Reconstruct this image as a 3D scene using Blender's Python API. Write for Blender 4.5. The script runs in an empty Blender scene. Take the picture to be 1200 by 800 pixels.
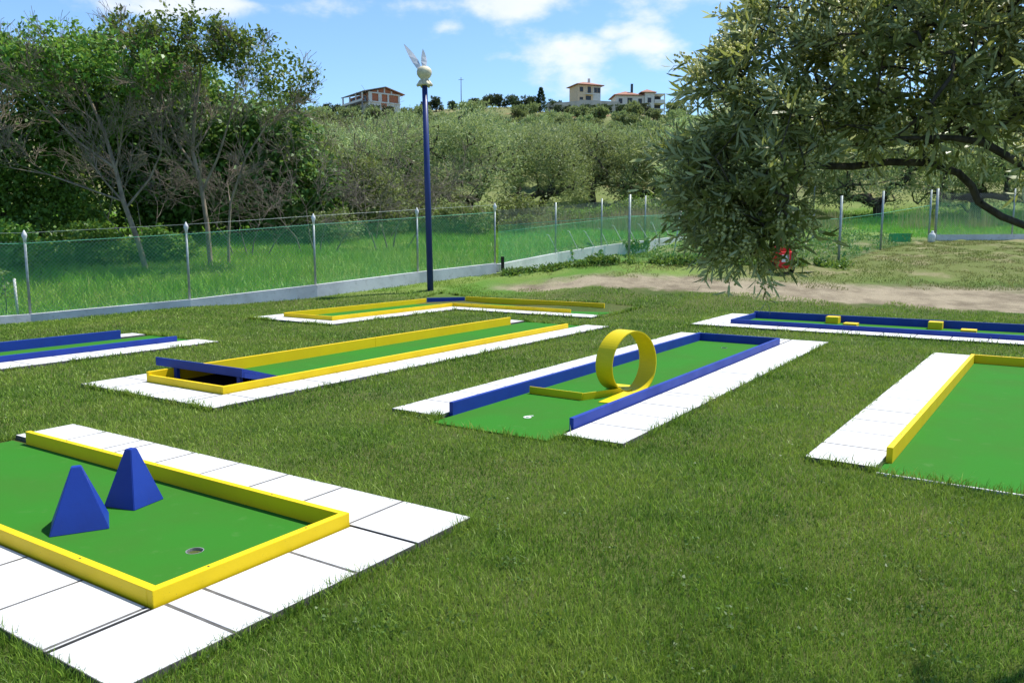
import bpy, bmesh, math, random
import numpy as np
from mathutils import Vector, Matrix

# ------------------------------------------------------------------ camera, world, sun, exposure
scene = bpy.context.scene
COL = scene.collection
R = math.radians

cam_d = bpy.data.cameras.new("camera")
cam_d.sensor_width = 36.0
cam_d.lens = 28.14
cam_d.clip_start = 0.05
cam_d.clip_end = 3000
cam = bpy.data.objects.new("camera", cam_d)
COL.objects.link(cam)
cam.location = (0, 0, 1.6)
cam.rotation_euler = (R(90 - 7.41), 0, 0)
scene.camera = cam

SUN_AZ, SUN_EL = R(62), R(64)
SUN_DIR = Vector((math.sin(SUN_AZ) * math.cos(SUN_EL), math.cos(SUN_AZ) * math.cos(SUN_EL), math.sin(SUN_EL)))
sd = bpy.data.lights.new("sun", 'SUN')
sd.energy = 4.2
sd.angle = R(0.55)
sd.color = (1.0, 0.955, 0.88)
sun = bpy.data.objects.new("sun", sd)
COL.objects.link(sun)
sun.rotation_euler = SUN_DIR.to_track_quat('Z', 'Y').to_euler()

scene.view_settings.view_transform = 'Standard'
scene.view_settings.look = 'None'
scene.view_settings.gamma = 1
scene.view_settings.exposure = 0.8
scene.render.engine = 'CYCLES'
scene.cycles.transparent_max_bounces = 24
scene.cycles.max_bounces = 6
scene.cycles.diffuse_bounces = 3
scene.cycles.transmission_bounces = 4

world = bpy.data.worlds.new("World")
scene.world = world
world.use_nodes = True
nt = world.node_tree
nt.nodes.clear()


def build_world():
    N, L = nt.nodes, nt.links
    out = N.new('ShaderNodeOutputWorld')
    bg = N.new('ShaderNodeBackground')
    bg.inputs['Strength'].default_value = 0.12
    L.new(bg.outputs[0], out.inputs[0])
    sky = N.new('ShaderNodeTexSky')
    sky.sky_type = 'NISHITA'
    sky.sun_disc = False
    sky.sun_elevation = SUN_EL
    sky.sun_rotation = SUN_AZ
    sky.air_density = 1.0
    sky.dust_density = 0.35
    sky.ozone_density = 2.2
    tc = N.new('ShaderNodeTexCoord')
    sep = N.new('ShaderNodeSeparateXYZ')
    L.new(tc.outputs['Generated'], sep.inputs[0])

    def M(op, a, b=None, c=None, clamp=False):
        n = N.new('ShaderNodeMath')
        n.operation = op
        n.use_clamp = clamp
        for i, v in enumerate((a, b, c)):
            if v is None:
                continue
            if isinstance(v, (int, float)):
                n.inputs[i].default_value = v
            else:
                L.new(v, n.inputs[i])
        return n.outputs[0]
    ymax = M('MAXIMUM', sep.outputs[1], 0.05)
    u = M('DIVIDE', sep.outputs[0], ymax)
    w = M('DIVIDE', sep.outputs[2], ymax)
    # cloud noise on the direction, stretched sideways
    comb = N.new('ShaderNodeCombineXYZ')
    L.new(M('MULTIPLY', sep.outputs[0], 1.0), comb.inputs[0])
    L.new(sep.outputs[1], comb.inputs[1])
    L.new(M('MULTIPLY', sep.outputs[2], 1.9), comb.inputs[2])
    no = N.new('ShaderNodeTexNoise')
    no.inputs['Scale'].default_value = 8.5
    no.inputs['Detail'].default_value = 9
    no.inputs['Roughness'].default_value = 0.56
    L.new(comb.outputs[0], no.inputs['Vector'])
    acc = None
    # clouds: (u, w, half width, half height, weight)
    for (cu, cw, su, sw, k) in ((0.09, 0.29, 0.18, 0.040, .95), (0.065, 0.218, 0.085, 0.036, 1.1), (0.16, 0.225, 0.055, 0.026, 1.0), (0.0, 0.215, 0.05, 0.012, .8),
                                (-0.075, 0.247, 0.03, 0.011, 0.95), (-0.36, 0.275, 0.15, 0.020, 1.05), (-0.44, 0.32, 0.3, 0.030, 1.1), (0.12, 0.245, 0.05, 0.02, .8),
                                (0.9, 0.3, 0.25, 0.06, 0.8), (-1.2, 0.35, 0.3, 0.06, 0.8), (0.3, 0.5, 0.5, 0.06, 0.7)):
        a = M('DIVIDE', M('SUBTRACT', u, cu), su)
        b = M('DIVIDE', M('SUBTRACT', w, cw), sw)
        r2 = M('ADD', M('MULTIPLY', a, a), M('MULTIPLY', b, b))
        g = M('MULTIPLY', M('EXPONENT', M('MULTIPLY', r2, -1.0)), k)
        acc = g if acc is None else M('MAXIMUM', acc, g)
    dens = M('ADD', M('MULTIPLY', M('SUBTRACT', no.outputs['Fac'], 0.5), 3.4), M('SUBTRACT', acc, 0.42))
    mr = N.new('ShaderNodeMapRange')
    mr.interpolation_type = 'SMOOTHSTEP'
    mr.inputs['From Min'].default_value = -0.10
    mr.inputs['From Max'].default_value = 0.70
    mr.inputs['To Max'].default_value = 0.93
    L.new(dens, mr.inputs['Value'])
    # second noise gives the cloud tops and soft grey bases
    no2 = N.new('ShaderNodeTexNoise')
    no2.inputs['Scale'].default_value = 14
    no2.inputs['Detail'].default_value = 5
    L.new(comb.outputs[0], no2.inputs['Vector'])
    cr = N.new('ShaderNodeMix')
    cr.data_type = 'RGBA'
    cr.inputs['A'].default_value = (4.0, 4.45, 5.1, 1)
    cr.inputs['B'].default_value = (5.5, 5.55, 5.65, 1)
    L.new(no2.outputs['Fac'], cr.inputs['Factor'])
    mul = N.new('ShaderNodeMix')
    mul.data_type = 'RGBA'
    mul.blend_type = 'MULTIPLY'
    mul.inputs['Factor'].default_value = 1
    L.new(sky.outputs[0], mul.inputs['A'])
    mul.inputs['B'].default_value = (0.72, 0.87, 1.0, 1)
    mix = N.new('ShaderNodeMix')
    mix.data_type = 'RGBA'
    L.new(mr.outputs[0], mix.inputs['Factor'])
    L.new(mul.outputs['Result'], mix.inputs['A'])
    L.new(cr.outputs['Result'], mix.inputs['B'])
    L.new(mix.outputs['Result'], bg.inputs['Color'])


build_world()

rng = np.random.default_rng(7)
rnd = random.Random(11)

# ------------------------------------------------------------------ small helpers


def tag(o, label=None, cat=None, group=None, kind=None):
    if label:
        o["label"] = label
    if cat:
        o["category"] = cat
    if group:
        o["group"] = group
    if kind:
        o["kind"] = kind
    return o


def empty(name, loc=(0, 0, 0), rz=0.0):
    o = bpy.data.objects.new(name, None)
    o.empty_display_size = 0.1
    COL.objects.link(o)
    o.location = loc
    o.rotation_euler = (0, 0, rz)
    return o


def link_mesh(name, me, mats, parent=None):
    o = bpy.data.objects.new(name, me)
    COL.objects.link(o)
    if not isinstance(mats, (list, tuple)):
        mats = [mats]
    for m in mats:
        me.materials.append(m)
    if parent is not None:
        o.parent = parent
    return o


def from_arrays(name, V, loops, starts, totals, mats, parent=None, attr=None, smooth=False, uv=None, mat_idx=None):
    me = bpy.data.meshes.new(name)
    me.vertices.add(len(V))
    me.vertices.foreach_set('co', np.ascontiguousarray(V, dtype=np.float32).ravel())
    me.loops.add(len(loops))
    me.loops.foreach_set('vertex_index', np.ascontiguousarray(loops, dtype=np.int32))
    me.polygons.add(len(starts))
    me.polygons.foreach_set('loop_start', np.ascontiguousarray(starts, dtype=np.int32))
    try:
        me.polygons.foreach_set('loop_total', np.ascontiguousarray(totals, dtype=np.int32))
    except Exception:
        pass
    if smooth:
        me.polygons.foreach_set('use_smooth', np.ones(len(starts), dtype=bool))
    if mat_idx is not None:
        me.polygons.foreach_set('material_index', np.ascontiguousarray(mat_idx, dtype=np.int32))
    if attr is not None:
        a = me.attributes.new('v', 'FLOAT', 'POINT')
        a.data.foreach_set('value', np.ascontiguousarray(attr, dtype=np.float32))
    if uv is not None:
        l = me.uv_layers.new(name='UVMap')
        l.data.foreach_set('uv', np.ascontiguousarray(uv, dtype=np.float32).ravel())
    me.update(calc_edges=True)
    return link_mesh(name, me, mats, parent)


def bm_obj(name, bm, mats, parent=None, smooth=False):
    me = bpy.data.meshes.new(name)
    bmesh.ops.recalc_face_normals(bm, faces=bm.faces[:])
    bm.to_mesh(me)
    bm.free()
    if smooth:
        for p in me.polygons:
            p.use_smooth = True
    return link_mesh(name, me, mats, parent)


def add_box(bm, x0, x1, y0, y1, z0, z1, bevel=0.0, mat=0, M=None):
    vs = [bm.verts.new(p) for p in ((x0, y0, z0), (x1, y0, z0), (x1, y1, z0), (x0, y1, z0), (x0, y0, z1), (x1, y0, z1), (x1, y1, z1), (x0, y1, z1))]
    fs = [bm.faces.new([vs[i] for i in f]) for f in ((3, 2, 1, 0), (4, 5, 6, 7), (0, 1, 5, 4), (1, 2, 6, 5), (2, 3, 7, 6), (3, 0, 4, 7))]
    for f in fs:
        f.material_index = mat
    if bevel > 0:
        es = list({e for f in fs for e in f.edges})
        r = bmesh.ops.bevel(bm, geom=es, offset=bevel, segments=2, affect='EDGES', profile=0.6)
        vs = list({v for f in r['faces'] for v in f.verts} | {v for v in vs if v.is_valid})
        for f in r['faces']:
            f.material_index = mat
    if M is not None:
        bmesh.ops.transform(bm, matrix=M, verts=[v for v in vs if v.is_valid])


def add_prism(bm, pts, mat=0):
    """pts: 8 corners bottom 4 then top 4"""
    vs = [bm.verts.new(p) for p in pts]
    for f in ((3, 2, 1, 0), (4, 5, 6, 7), (0, 1, 5, 4), (1, 2, 6, 5), (2, 3, 7, 6), (3, 0, 4, 7)):
        bm.faces.new([vs[i] for i in f]).material_index = mat


def add_tube(bm, pts, radii, n=8, cap=True, mat=0):
    pts = [Vector(p) for p in pts]
    rings = []
    for i, p in enumerate(pts):
        if i == 0:
            d = pts[1] - p
        elif i == len(pts) - 1:
            d = p - pts[i - 1]
        else:
            d = pts[i + 1] - pts[i - 1]
        d.normalize()
        a = Vector((0, 0, 1)) if abs(d.z) < 0.9 else Vector((1, 0, 0))
        x = d.cross(a).normalized()
        y = d.cross(x)
        r = radii[i] if isinstance(radii, (list, tuple)) else radii
        rings.append([bm.verts.new(p + (x * math.cos(2 * math.pi * k / n) + y * math.sin(2 * math.pi * k / n)) * r) for k in range(n)])
    for a, b in zip(rings[:-1], rings[1:]):
        for k in range(n):
            f = bm.faces.new((a[k], a[(k + 1) % n], b[(k + 1) % n], b[k]))
            f.smooth = True
            f.material_index = mat
    if cap:
        bm.faces.new(rings[0][::-1]).material_index = mat
        bm.faces.new(rings[-1]).material_index = mat


def add_lathe(bm, prof, n=20, c=(0, 0, 0), mat=0):
    rings = []
    for r, z in prof:
        rings.append([bm.verts.new((c[0] + r * math.cos(2 * math.pi * k / n), c[1] + r * math.sin(2 * math.pi * k / n), c[2] + z)) for k in range(n)])
    for a, b in zip(rings[:-1], rings[1:]):
        for k in range(n):
            f = bm.faces.new((a[k], a[(k + 1) % n], b[(k + 1) % n], b[k]))
            f.smooth = True
            f.material_index = mat
    bm.faces.new(rings[0][::-1]).material_index = mat
    bm.faces.new(rings[-1]).material_index = mat


# ------------------------------------------------------------------ materials
class Mat:
    def __init__(self, name):
        self.m = bpy.data.materials.new(name)
        self.m.use_nodes = True
        self.t = self.m.node_tree
        self.t.nodes.clear()
        self.out = self.t.nodes.new('ShaderNodeOutputMaterial')

    def n(self, typ, **kw):
        x = self.t.nodes.new(typ)
        for k, v in kw.items():
            setattr(x, k, v)
        return x

    def l(self, a, b):
        self.t.links.new(a, b)

    def math(self, op, a, b=None, c=None, clamp=False):
        n = self.n('ShaderNodeMath', operation=op, use_clamp=clamp)
        for i, v in enumerate((a, b, c)):
            if v is None:
                continue
            if isinstance(v, (int, float)):
                n.inputs[i].default_value = v
            else:
                self.l(v, n.inputs[i])
        return n.outputs[0]

    def mix(self, f, a, b, blend='MIX'):
        n = self.n('ShaderNodeMix', data_type='RGBA', blend_type=blend)
        for key, v in (('Factor', f), ('A', a), ('B', b)):
            if isinstance(v, (int, float)):
                n.inputs[key].default_value = v
            elif isinstance(v, tuple):
                n.inputs[key].default_value = (*v, 1) if len(v) == 3 else v
            else:
                self.l(v, n.inputs[key])
        return n.outputs['Result']

    def noise(self, scale, detail=4, rough=0.55, vec=None, out='Fac', dist=0.0):
        n = self.n('ShaderNodeTexNoise')
        n.inputs['Scale'].default_value = scale
        n.inputs['Detail'].default_value = detail
        n.inputs['Roughness'].default_value = rough
        n.inputs['Distortion'].default_value = dist
        if vec is None:
            vec = self.pos()
        self.l(vec, n.inputs['Vector'])
        return n.outputs[out]

    def pos(self):
        if not hasattr(self, '_g'):
            self._g = self.n('ShaderNodeNewGeometry')
        return self._g.outputs['Position']

    def obj(self):
        if not hasattr(self, '_o'):
            self._o = self.n('ShaderNodeTexCoord')
        return self._o.outputs['Object']

    def ramp(self, f, a, b, smooth=True):
        n = self.n('ShaderNodeMapRange')
        if smooth:
            n.interpolation_type = 'SMOOTHSTEP'
        n.inputs['From Min'].default_value = a
        n.inputs['From Max'].default_value = b
        self.l(f, n.inputs['Value'])
        return n.outputs[0]

    def bump(self, h, strength=0.3, dist=0.01):
        b = self.n('ShaderNodeBump')
        b.inputs['Strength'].default_value = strength
        b.inputs['Distance'].default_value = dist
        self.l(h, b.inputs['Height'])
        return b.outputs[0]

    def bsdf(self, col, rough=0.6, normal=None, spec=0.5, metal=0.0):
        p = self.n('ShaderNodeBsdfPrincipled')
        for key, v in (('Base Color', col), ('Roughness', rough), ('Metallic', metal), ('Specular IOR Level', spec)):
            if isinstance(v, (int, float)):
                p.inputs[key].default_value = v
            elif isinstance(v, tuple):
                p.inputs[key].default_value = (*v, 1) if len(v) == 3 else v
            else:
                self.l(v, p.inputs[key])
        if normal is not None:
            self.l(normal, p.inputs['Normal'])
        return p.outputs[0]

    def done(self, sh):
        self.l(sh, self.out.inputs['Surface'])
        return self.m


def mat_paint(name, col, dark=None, rough=0.35, wear=0.3):
    m = Mat(name)
    dark = dark or tuple(c * 0.7 for c in col)
    n1 = m.noise(3.5, 5, vec=m.obj())
    n2 = m.noise(60, 3, vec=m.obj())
    c = m.mix(m.math('MULTIPLY', m.ramp(n1, .35, .75), wear), col, dark)
    sc = m.ramp(m.noise(24, 7, .7, vec=m.obj()), .66, .74)
    c = m.mix(m.math('MULTIPLY', sc, 0.25), c, tuple(min(1, x * 1.3 + .03) for x in col))
    sp = m.ramp(m.noise(90, 2, vec=m.obj()), .71, .76)
    c = m.mix(m.math('MULTIPLY', sp, .55), c, (.08, .06, .04))
    # wood grain along the board
    mp = m.n('ShaderNodeMapping')
    mp.inputs['Scale'].default_value = (60, 60, 60)
    m.l(m.obj(), mp.inputs[0])
    nb = m.bump(n2, 0.25, 0.002)
    return m.done(m.bsdf(c, m.mix(n1, (rough,) * 3, (rough + .2,) * 3), nb, 0.25))


def mat_leaf(name, base, var, back=None, rough=0.5, trans=0.35, patch=None, gloss=0.35, nscale=1.2):
    """leaf colour varies by the 'v' attribute and by large noise; back gives the underside"""
    m = Mat(name)
    a = m.n('ShaderNodeAttribute', attribute_name='v')
    c = m.mix(a.outputs['Fac'], base, var)
    oi = m.n('ShaderNodeObjectInfo')
    hs = m.n('ShaderNodeHueSaturation')
    m.l(m.math('MULTIPLY_ADD', oi.outputs['Random'], 0.03, 0.485), hs.inputs['Hue'])
    m.l(m.math('MULTIPLY_ADD', oi.outputs['Random'], 0.85, 0.55), hs.inputs['Value'])
    m.l(c, hs.inputs['Color'])
    c = hs.outputs[0]
    if patch is not None:
        c = m.mix(m.math('MULTIPLY', m.ramp(m.noise(nscale, 3), .45, .7), .6), c, patch)
    if back is not None:
        g = m.n('ShaderNodeNewGeometry')
        c = m.mix(g.outputs['Backfacing'], c, back)
    p = m.bsdf(c, rough, None, gloss)
    t = m.n('ShaderNodeBsdfTranslucent')
    m.l(m.mix(0.25, c, (.5, .6, .1), 'MIX'), t.inputs['Color'])
    mx = m.n('ShaderNodeMixShader')
    mx.inputs[0].default_value = trans
    m.l(p, mx.inputs[1])
    m.l(t.outputs[0], mx.inputs[2])
    return m.done(mx.outputs[0])


def mat_simple(name, col, rough=0.6, var=0.25, scale=8, bump=0.2, spec=.4, metal=0.0):
    m = Mat(name)
    n = m.noise(scale, 6, vec=m.obj())
    c = m.mix(m.ramp(n, .3, .7), col, tuple(x * (1 - var) for x in col))
    return m.done(m.bsdf(c, rough, m.bump(n, bump, 0.01), spec, metal))


YEL = mat_paint("yellow_board_paint", (0.72, 0.50, 0.002), (0.62, 0.40, 0.002), 0.45, .5)
YEL_LOOP = mat_paint("yellow_loop_paint", (0.62, 0.49, 0.003), (0.52, 0.40, 0.003), 0.4, .5)
BLU = mat_paint("blue_board_paint", (0.011, 0.040, 0.275), (0.009, 0.028, 0.20), 0.42, .6)
BLU_POLE = mat_paint("blue_pole_paint", (0.020, 0.036, 0.145), (0.014, 0.026, 0.10), 0.3, .5)


def mk_white():
    m = Mat("white_paver")
    n = m.noise(2.2, 5)
    f = m.noise(55, 5)
    c = m.mix(m.ramp(n, .4, .75), (0.57, 0.57, 0.56), (0.47, 0.47, 0.46))
    c = m.mix(m.math('MULTIPLY', m.ramp(m.noise(9, 8, .7), .6, .78), .5), c, (.30, .28, .24))
    c = m.mix(m.math('MULTIPLY', m.ramp(f, .66, .74), .3), c, (.45, .44, .40))
    return m.done(m.bsdf(c, .75, m.bump(f, .25, .002), .3))


PAVER = mk_white()
BEDDING = mat_simple("mortar_bedding", (0.12, 0.115, 0.105), .9, .4, 20)


def mk_felt():
    m = Mat("green_felt")
    n = m.noise(1.3, 4)
    f = m.noise(420, 3, .7)
    c = m.mix(m.ramp(n, .35, .7), (0.030, 0.170, 0.015), (0.038, 0.150, 0.016))
    c = m.mix(m.math('MULTIPLY', m.ramp(f, .35, .7), .45), c, (0.014, 0.085, 0.010))
    c = m.mix(m.math('MULTIPLY', m.ramp(m.noise(7, 6, .65), .58, .76), .40), c, (.085, .19, .05))
    return m.done(m.bsdf(c, .95, m.bump(f, .5, .002), .1))


FELT = mk_felt()
PIT = mat_simple("black_rubber", (0.012, 0.012, 0.014), .8, .4, 30)
WHITE_MARK = mat_simple("white_marking_paint", (0.8, 0.8, 0.78), .6, .1, 30)
HOLE_M = mat_simple("hole_cup_metal", (0.35, 0.35, 0.35), .45, .3, 40, .1, .5, .3)
HOLE_D = mat_simple("hole_dark", (0.02, 0.02, 0.02), .8, .2, 20)


def mk_wall():
    m = Mat("whitewashed_concrete")
    n = m.noise(1.1, 6, .6)
    c = m.mix(m.ramp(n, .35, .7), (0.62, 0.62, 0.62), (0.46, 0.46, 0.46))
    c = m.mix(m.math('MULTIPLY', m.ramp(m.noise(7, 7, .7), .52, .72), .55), c, (.30, .28, .24))
    return m.done(m.bsdf(c, .85, m.bump(m.noise(30, 5), .4, .008), .2))


WALL = mk_wall()
GALV = mat_simple("galvanised_steel", (0.33, 0.38, 0.37), .5, .3, 12, .1, .5, .45)
GALV_L = mat_simple("pale_cap_plastic", (0.62, 0.63, 0.63), .6, .2, 12)
WOODPOST = mat_simple("weathered_post", (0.22, 0.19, 0.15), .85, .4, 14, .5)


def mk_net(name, col, base, amp, cell, wire):
    """a net: UV in metres, see-through between threads"""
    m = Mat(name)
    uv = m.n('ShaderNodeTexCoord').outputs['UV']
    s = m.n('ShaderNodeSeparateXYZ')
    m.l(uv, s.inputs[0])
    a = m.math('FRACT', m.math('DIVIDE', m.math('ADD', s.outputs[0], s.outputs[1]), cell))
    b = m.math('FRACT', m.math('DIVIDE', m.math('SUBTRACT', s.outputs[0], s.outputs[1]), cell))
    w = m.math('MAXIMUM', m.math('LESS_THAN', a, wire / cell), m.math('LESS_THAN', b, wire / cell))
    fac = m.math('MULTIPLY_ADD', w, amp, base)
    if base > 0:
        fac = m.math('MULTIPLY_ADD', m.math('SUBTRACT', m.noise(1.5, 4), .5), .25, fac)
        fac = m.math('MAXIMUM', fac, 0.02)
    p = m.bsdf(col, .6, None, .3)
    tl = m.n('ShaderNodeBsdfTranslucent')
    tl.inputs[0].default_value = (*col, 1)
    ms = m.n('ShaderNodeMixShader')
    ms.inputs[0].default_value = .4
    m.l(p, ms.inputs[1])
    m.l(tl.outputs[0], ms.inputs[2])
    tr = m.n('ShaderNodeBsdfTransparent')
    mx = m.n('ShaderNodeMixShader')
    m.l(fac, mx.inputs[0])
    m.l(tr.outputs[0], mx.inputs[1])
    m.l(ms.outputs[0], mx.inputs[2])
    return m.done(mx.outputs[0])


NET = mk_net("green_shade_net", (0.07, 0.48, 0.16), 0.10, 0.24, 0.05, 0.012)
CHAIN = mk_net("chain_link_wire", (0.30, 0.31, 0.31), 0.0, 0.9, 0.085, 0.008)
NETCORD = mat_simple("green_cord", (0.10, 0.42, 0.24), .6, .1, 20)


def mk_bark(name, a, b, scale=9):
    m = Mat(name)
    mp = m.n('ShaderNodeMapping')
    mp.inputs['Scale'].default_value = (1, 1, .3)
    m.l(m.pos(), mp.inputs[0])
    n = m.noise(scale, 7, .65, vec=mp.outputs[0])
    return m.done(m.bsdf(m.mix(m.ramp(n, .35, .65), a, b), .9, m.bump(n, .8, .03), .2))


BARK_OLIVE = mk_bark("olive_bark", (0.10, 0.085, 0.065), (0.035, 0.03, 0.024), 22)
BARK_PALE = mk_bark("pale_bark", (0.27, 0.22, 0.16), (0.15, 0.12, 0.09))
BARK_TWIG = mk_bark("grey_twig", (0.20, 0.17, 0.14), (0.12, 0.10, 0.08))
BARK_DARK = mk_bark("dark_bark", (0.07, 0.055, 0.04), (0.03, 0.025, 0.02), 4)

LEAF_NEAR = mat_leaf("olive_leaf_near", (0.11, 0.165, 0.030), (0.44, 0.49, 0.15), back=(0.46, 0.50, 0.28), rough=.36, trans=.42, gloss=.4)
FLOWER = mat_leaf("olive_blossom", (0.62, 0.60, 0.24), (0.8, 0.76, 0.40), rough=.7, trans=.5)
LEAF_MID = mat_leaf("olive_foliage", (0.12, 0.19, 0.060), (0.44, 0.52, 0.25), rough=.6, trans=.38, patch=(0.15, .20, .06), nscale=.35)
LEAF_HILL = mat_leaf("hill_foliage", (0.15, 0.21, 0.075), (0.32, 0.39, 0.17), rough=.7, trans=.32, patch=(0.10, .14, .05), nscale=.06)
LEAF_DARK = mat_leaf("dark_tree_foliage", (0.022, 0.045, 0.018), (0.05, 0.085, 0.035), rough=.6, trans=.15)
LEAF_SHADE = mat_leaf("shade_leaf", (0.040, 0.085, 0.016), (0.11, 0.19, 0.035), rough=.5, trans=.3)
LEAF_BROAD = mat_leaf("broad_leaf", (0.045, 0.11, 0.014), (0.15, 0.29, 0.035), rough=.45, trans=.35, gloss=.4)
LEAF_HEDGE = mat_leaf("hedge_leaf", (0.07, 0.145, 0.016), (0.14, 0.26, 0.03), rough=.5, trans=.35)
LEAF_SCRUB = mat_leaf("scrub_leaf", (0.10, 0.14, 0.04), (0.19, 0.23, 0.075), rough=.6, trans=.3)
DRYREED = mat_leaf("dry_reed", (0.30, 0.25, 0.13), (0.42, 0.37, 0.22), rough=.8, trans=.3)
WEED = mat_leaf("weed_leaf", (0.06, 0.15, 0.018), (0.13, 0.27, 0.04), rough=.5, trans=.35)


def mk_grass(name, c0, c1, c2, dry, ns=.55, drya=.55):
    m = Mat(name)
    a = m.n('ShaderNodeAttribute', attribute_name='v')
    big = m.ramp(m.noise(ns, 4, .6), .40, .62)
    c = m.mix(a.outputs['Fac'], c0, c1)
    c = m.mix(m.math('MULTIPLY', big, .75), c, c2)
    d = m.ramp(m.noise(1.7, 5, .65), .54, .74)
    c = m.mix(m.math('MULTIPLY', d, drya), c, dry)
    # a few dead blades
    dead = m.math('GREATER_THAN', a.outputs['Fac'], 0.955)
    c = m.mix(m.math('MULTIPLY', dead, .75), c, (0.34, 0.31, 0.13))
    p = m.bsdf(c, .5, None, .3)
    t = m.n('ShaderNodeBsdfTranslucent')
    m.l(c, t.inputs['Color'])
    mx = m.n('ShaderNodeMixShader')
    mx.inputs[0].default_value = .35
    m.l(p, mx.inputs[1])
    m.l(t.outputs[0], mx.inputs[2])
    return m.done(mx.outputs[0])


GRASS = mk_grass("lawn_grass", (0.016, 0.066, 0.004), (0.28, 0.44, 0.050), (0.27, 0.37, 0.050), (0.36, 0.34, 0.11), .55, .34)
MEADOW = mk_grass("meadow_grass", (0.11, 0.30, 0.020), (0.24, 0.50, 0.04), (0.28, 0.45, 0.06), (0.27, 0.30, 0.09), .25, .4)

# ------------------------------------------------------------------ terrain
LY = np.array([-60, 19.3, 21.3, 22.5, 24, 28, 32, 40, 45, 60, 90, 130, 170, 205, 260, 300, 400, 600.])
LZ = np.array([0, 0, .19, .34, .52, .88, 1.2, 2.0, 2.9, 5.4, 9.5, 15.5, 22.5, 30.5, 41.0, 42, 40, 28.])
RY = np.array([-60, 17.3, 20, 23, 27, 31, 40, 45, 60, 90, 130, 170, 205, 260, 300, 400, 600.])
RZ = np.array([0, 0, .38, .86, 1.2, 1.46, 2.1, 2.9, 5.3, 9.3, 15, 22, 29.5, 39.5, 41, 39, 28.])


def sstep(x, a, b):
    t = np.clip((x - a) / (b - a), 0, 1)
    return t * t * (3 - 2 * t)


def zt(x, y):
    x = np.asarray(x, float)
    y = np.asarray(y, float)
    # light smoothing of the profile
    zl = sum(np.interp(y + d, LY, LZ) for d in (-.6, 0, .6)) / 3
    zr = sum(np.interp(y + d, RY, RZ) for d in (-.6, 0, .6)) / 3
    w = sstep(x, -0.5, 3.0)
    z = zl * (1 - w) + zr * w
    z = z - .27 * sstep(-x, 7.0, 11.5) * sstep(y, 12.5, 17.5) * (1 - sstep(y, 20, 26))
    bfy = np.interp(x, [-.42, 1.5, 3.3, 5.2, 8.0], [24.25, 27.8, 29.8, 31.6, 35.2])
    z = z - .55 * sstep(y, 24.2, 26.2) * (1 - sstep(y, bfy - .05, bfy + .3)) * (1 - sstep(x, 4.5, 9)) * sstep(x, -.5, .3)
    # broad undulation of the far hill
    far = sstep(y, 70, 180)
    z = z + far * (1.0 * np.sin(x * .023 + 1.0) + .6 * np.sin(x * .051 + y * .03)) - far * sstep(np.abs(x + 5), 120, 420) * 16
    return z


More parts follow.
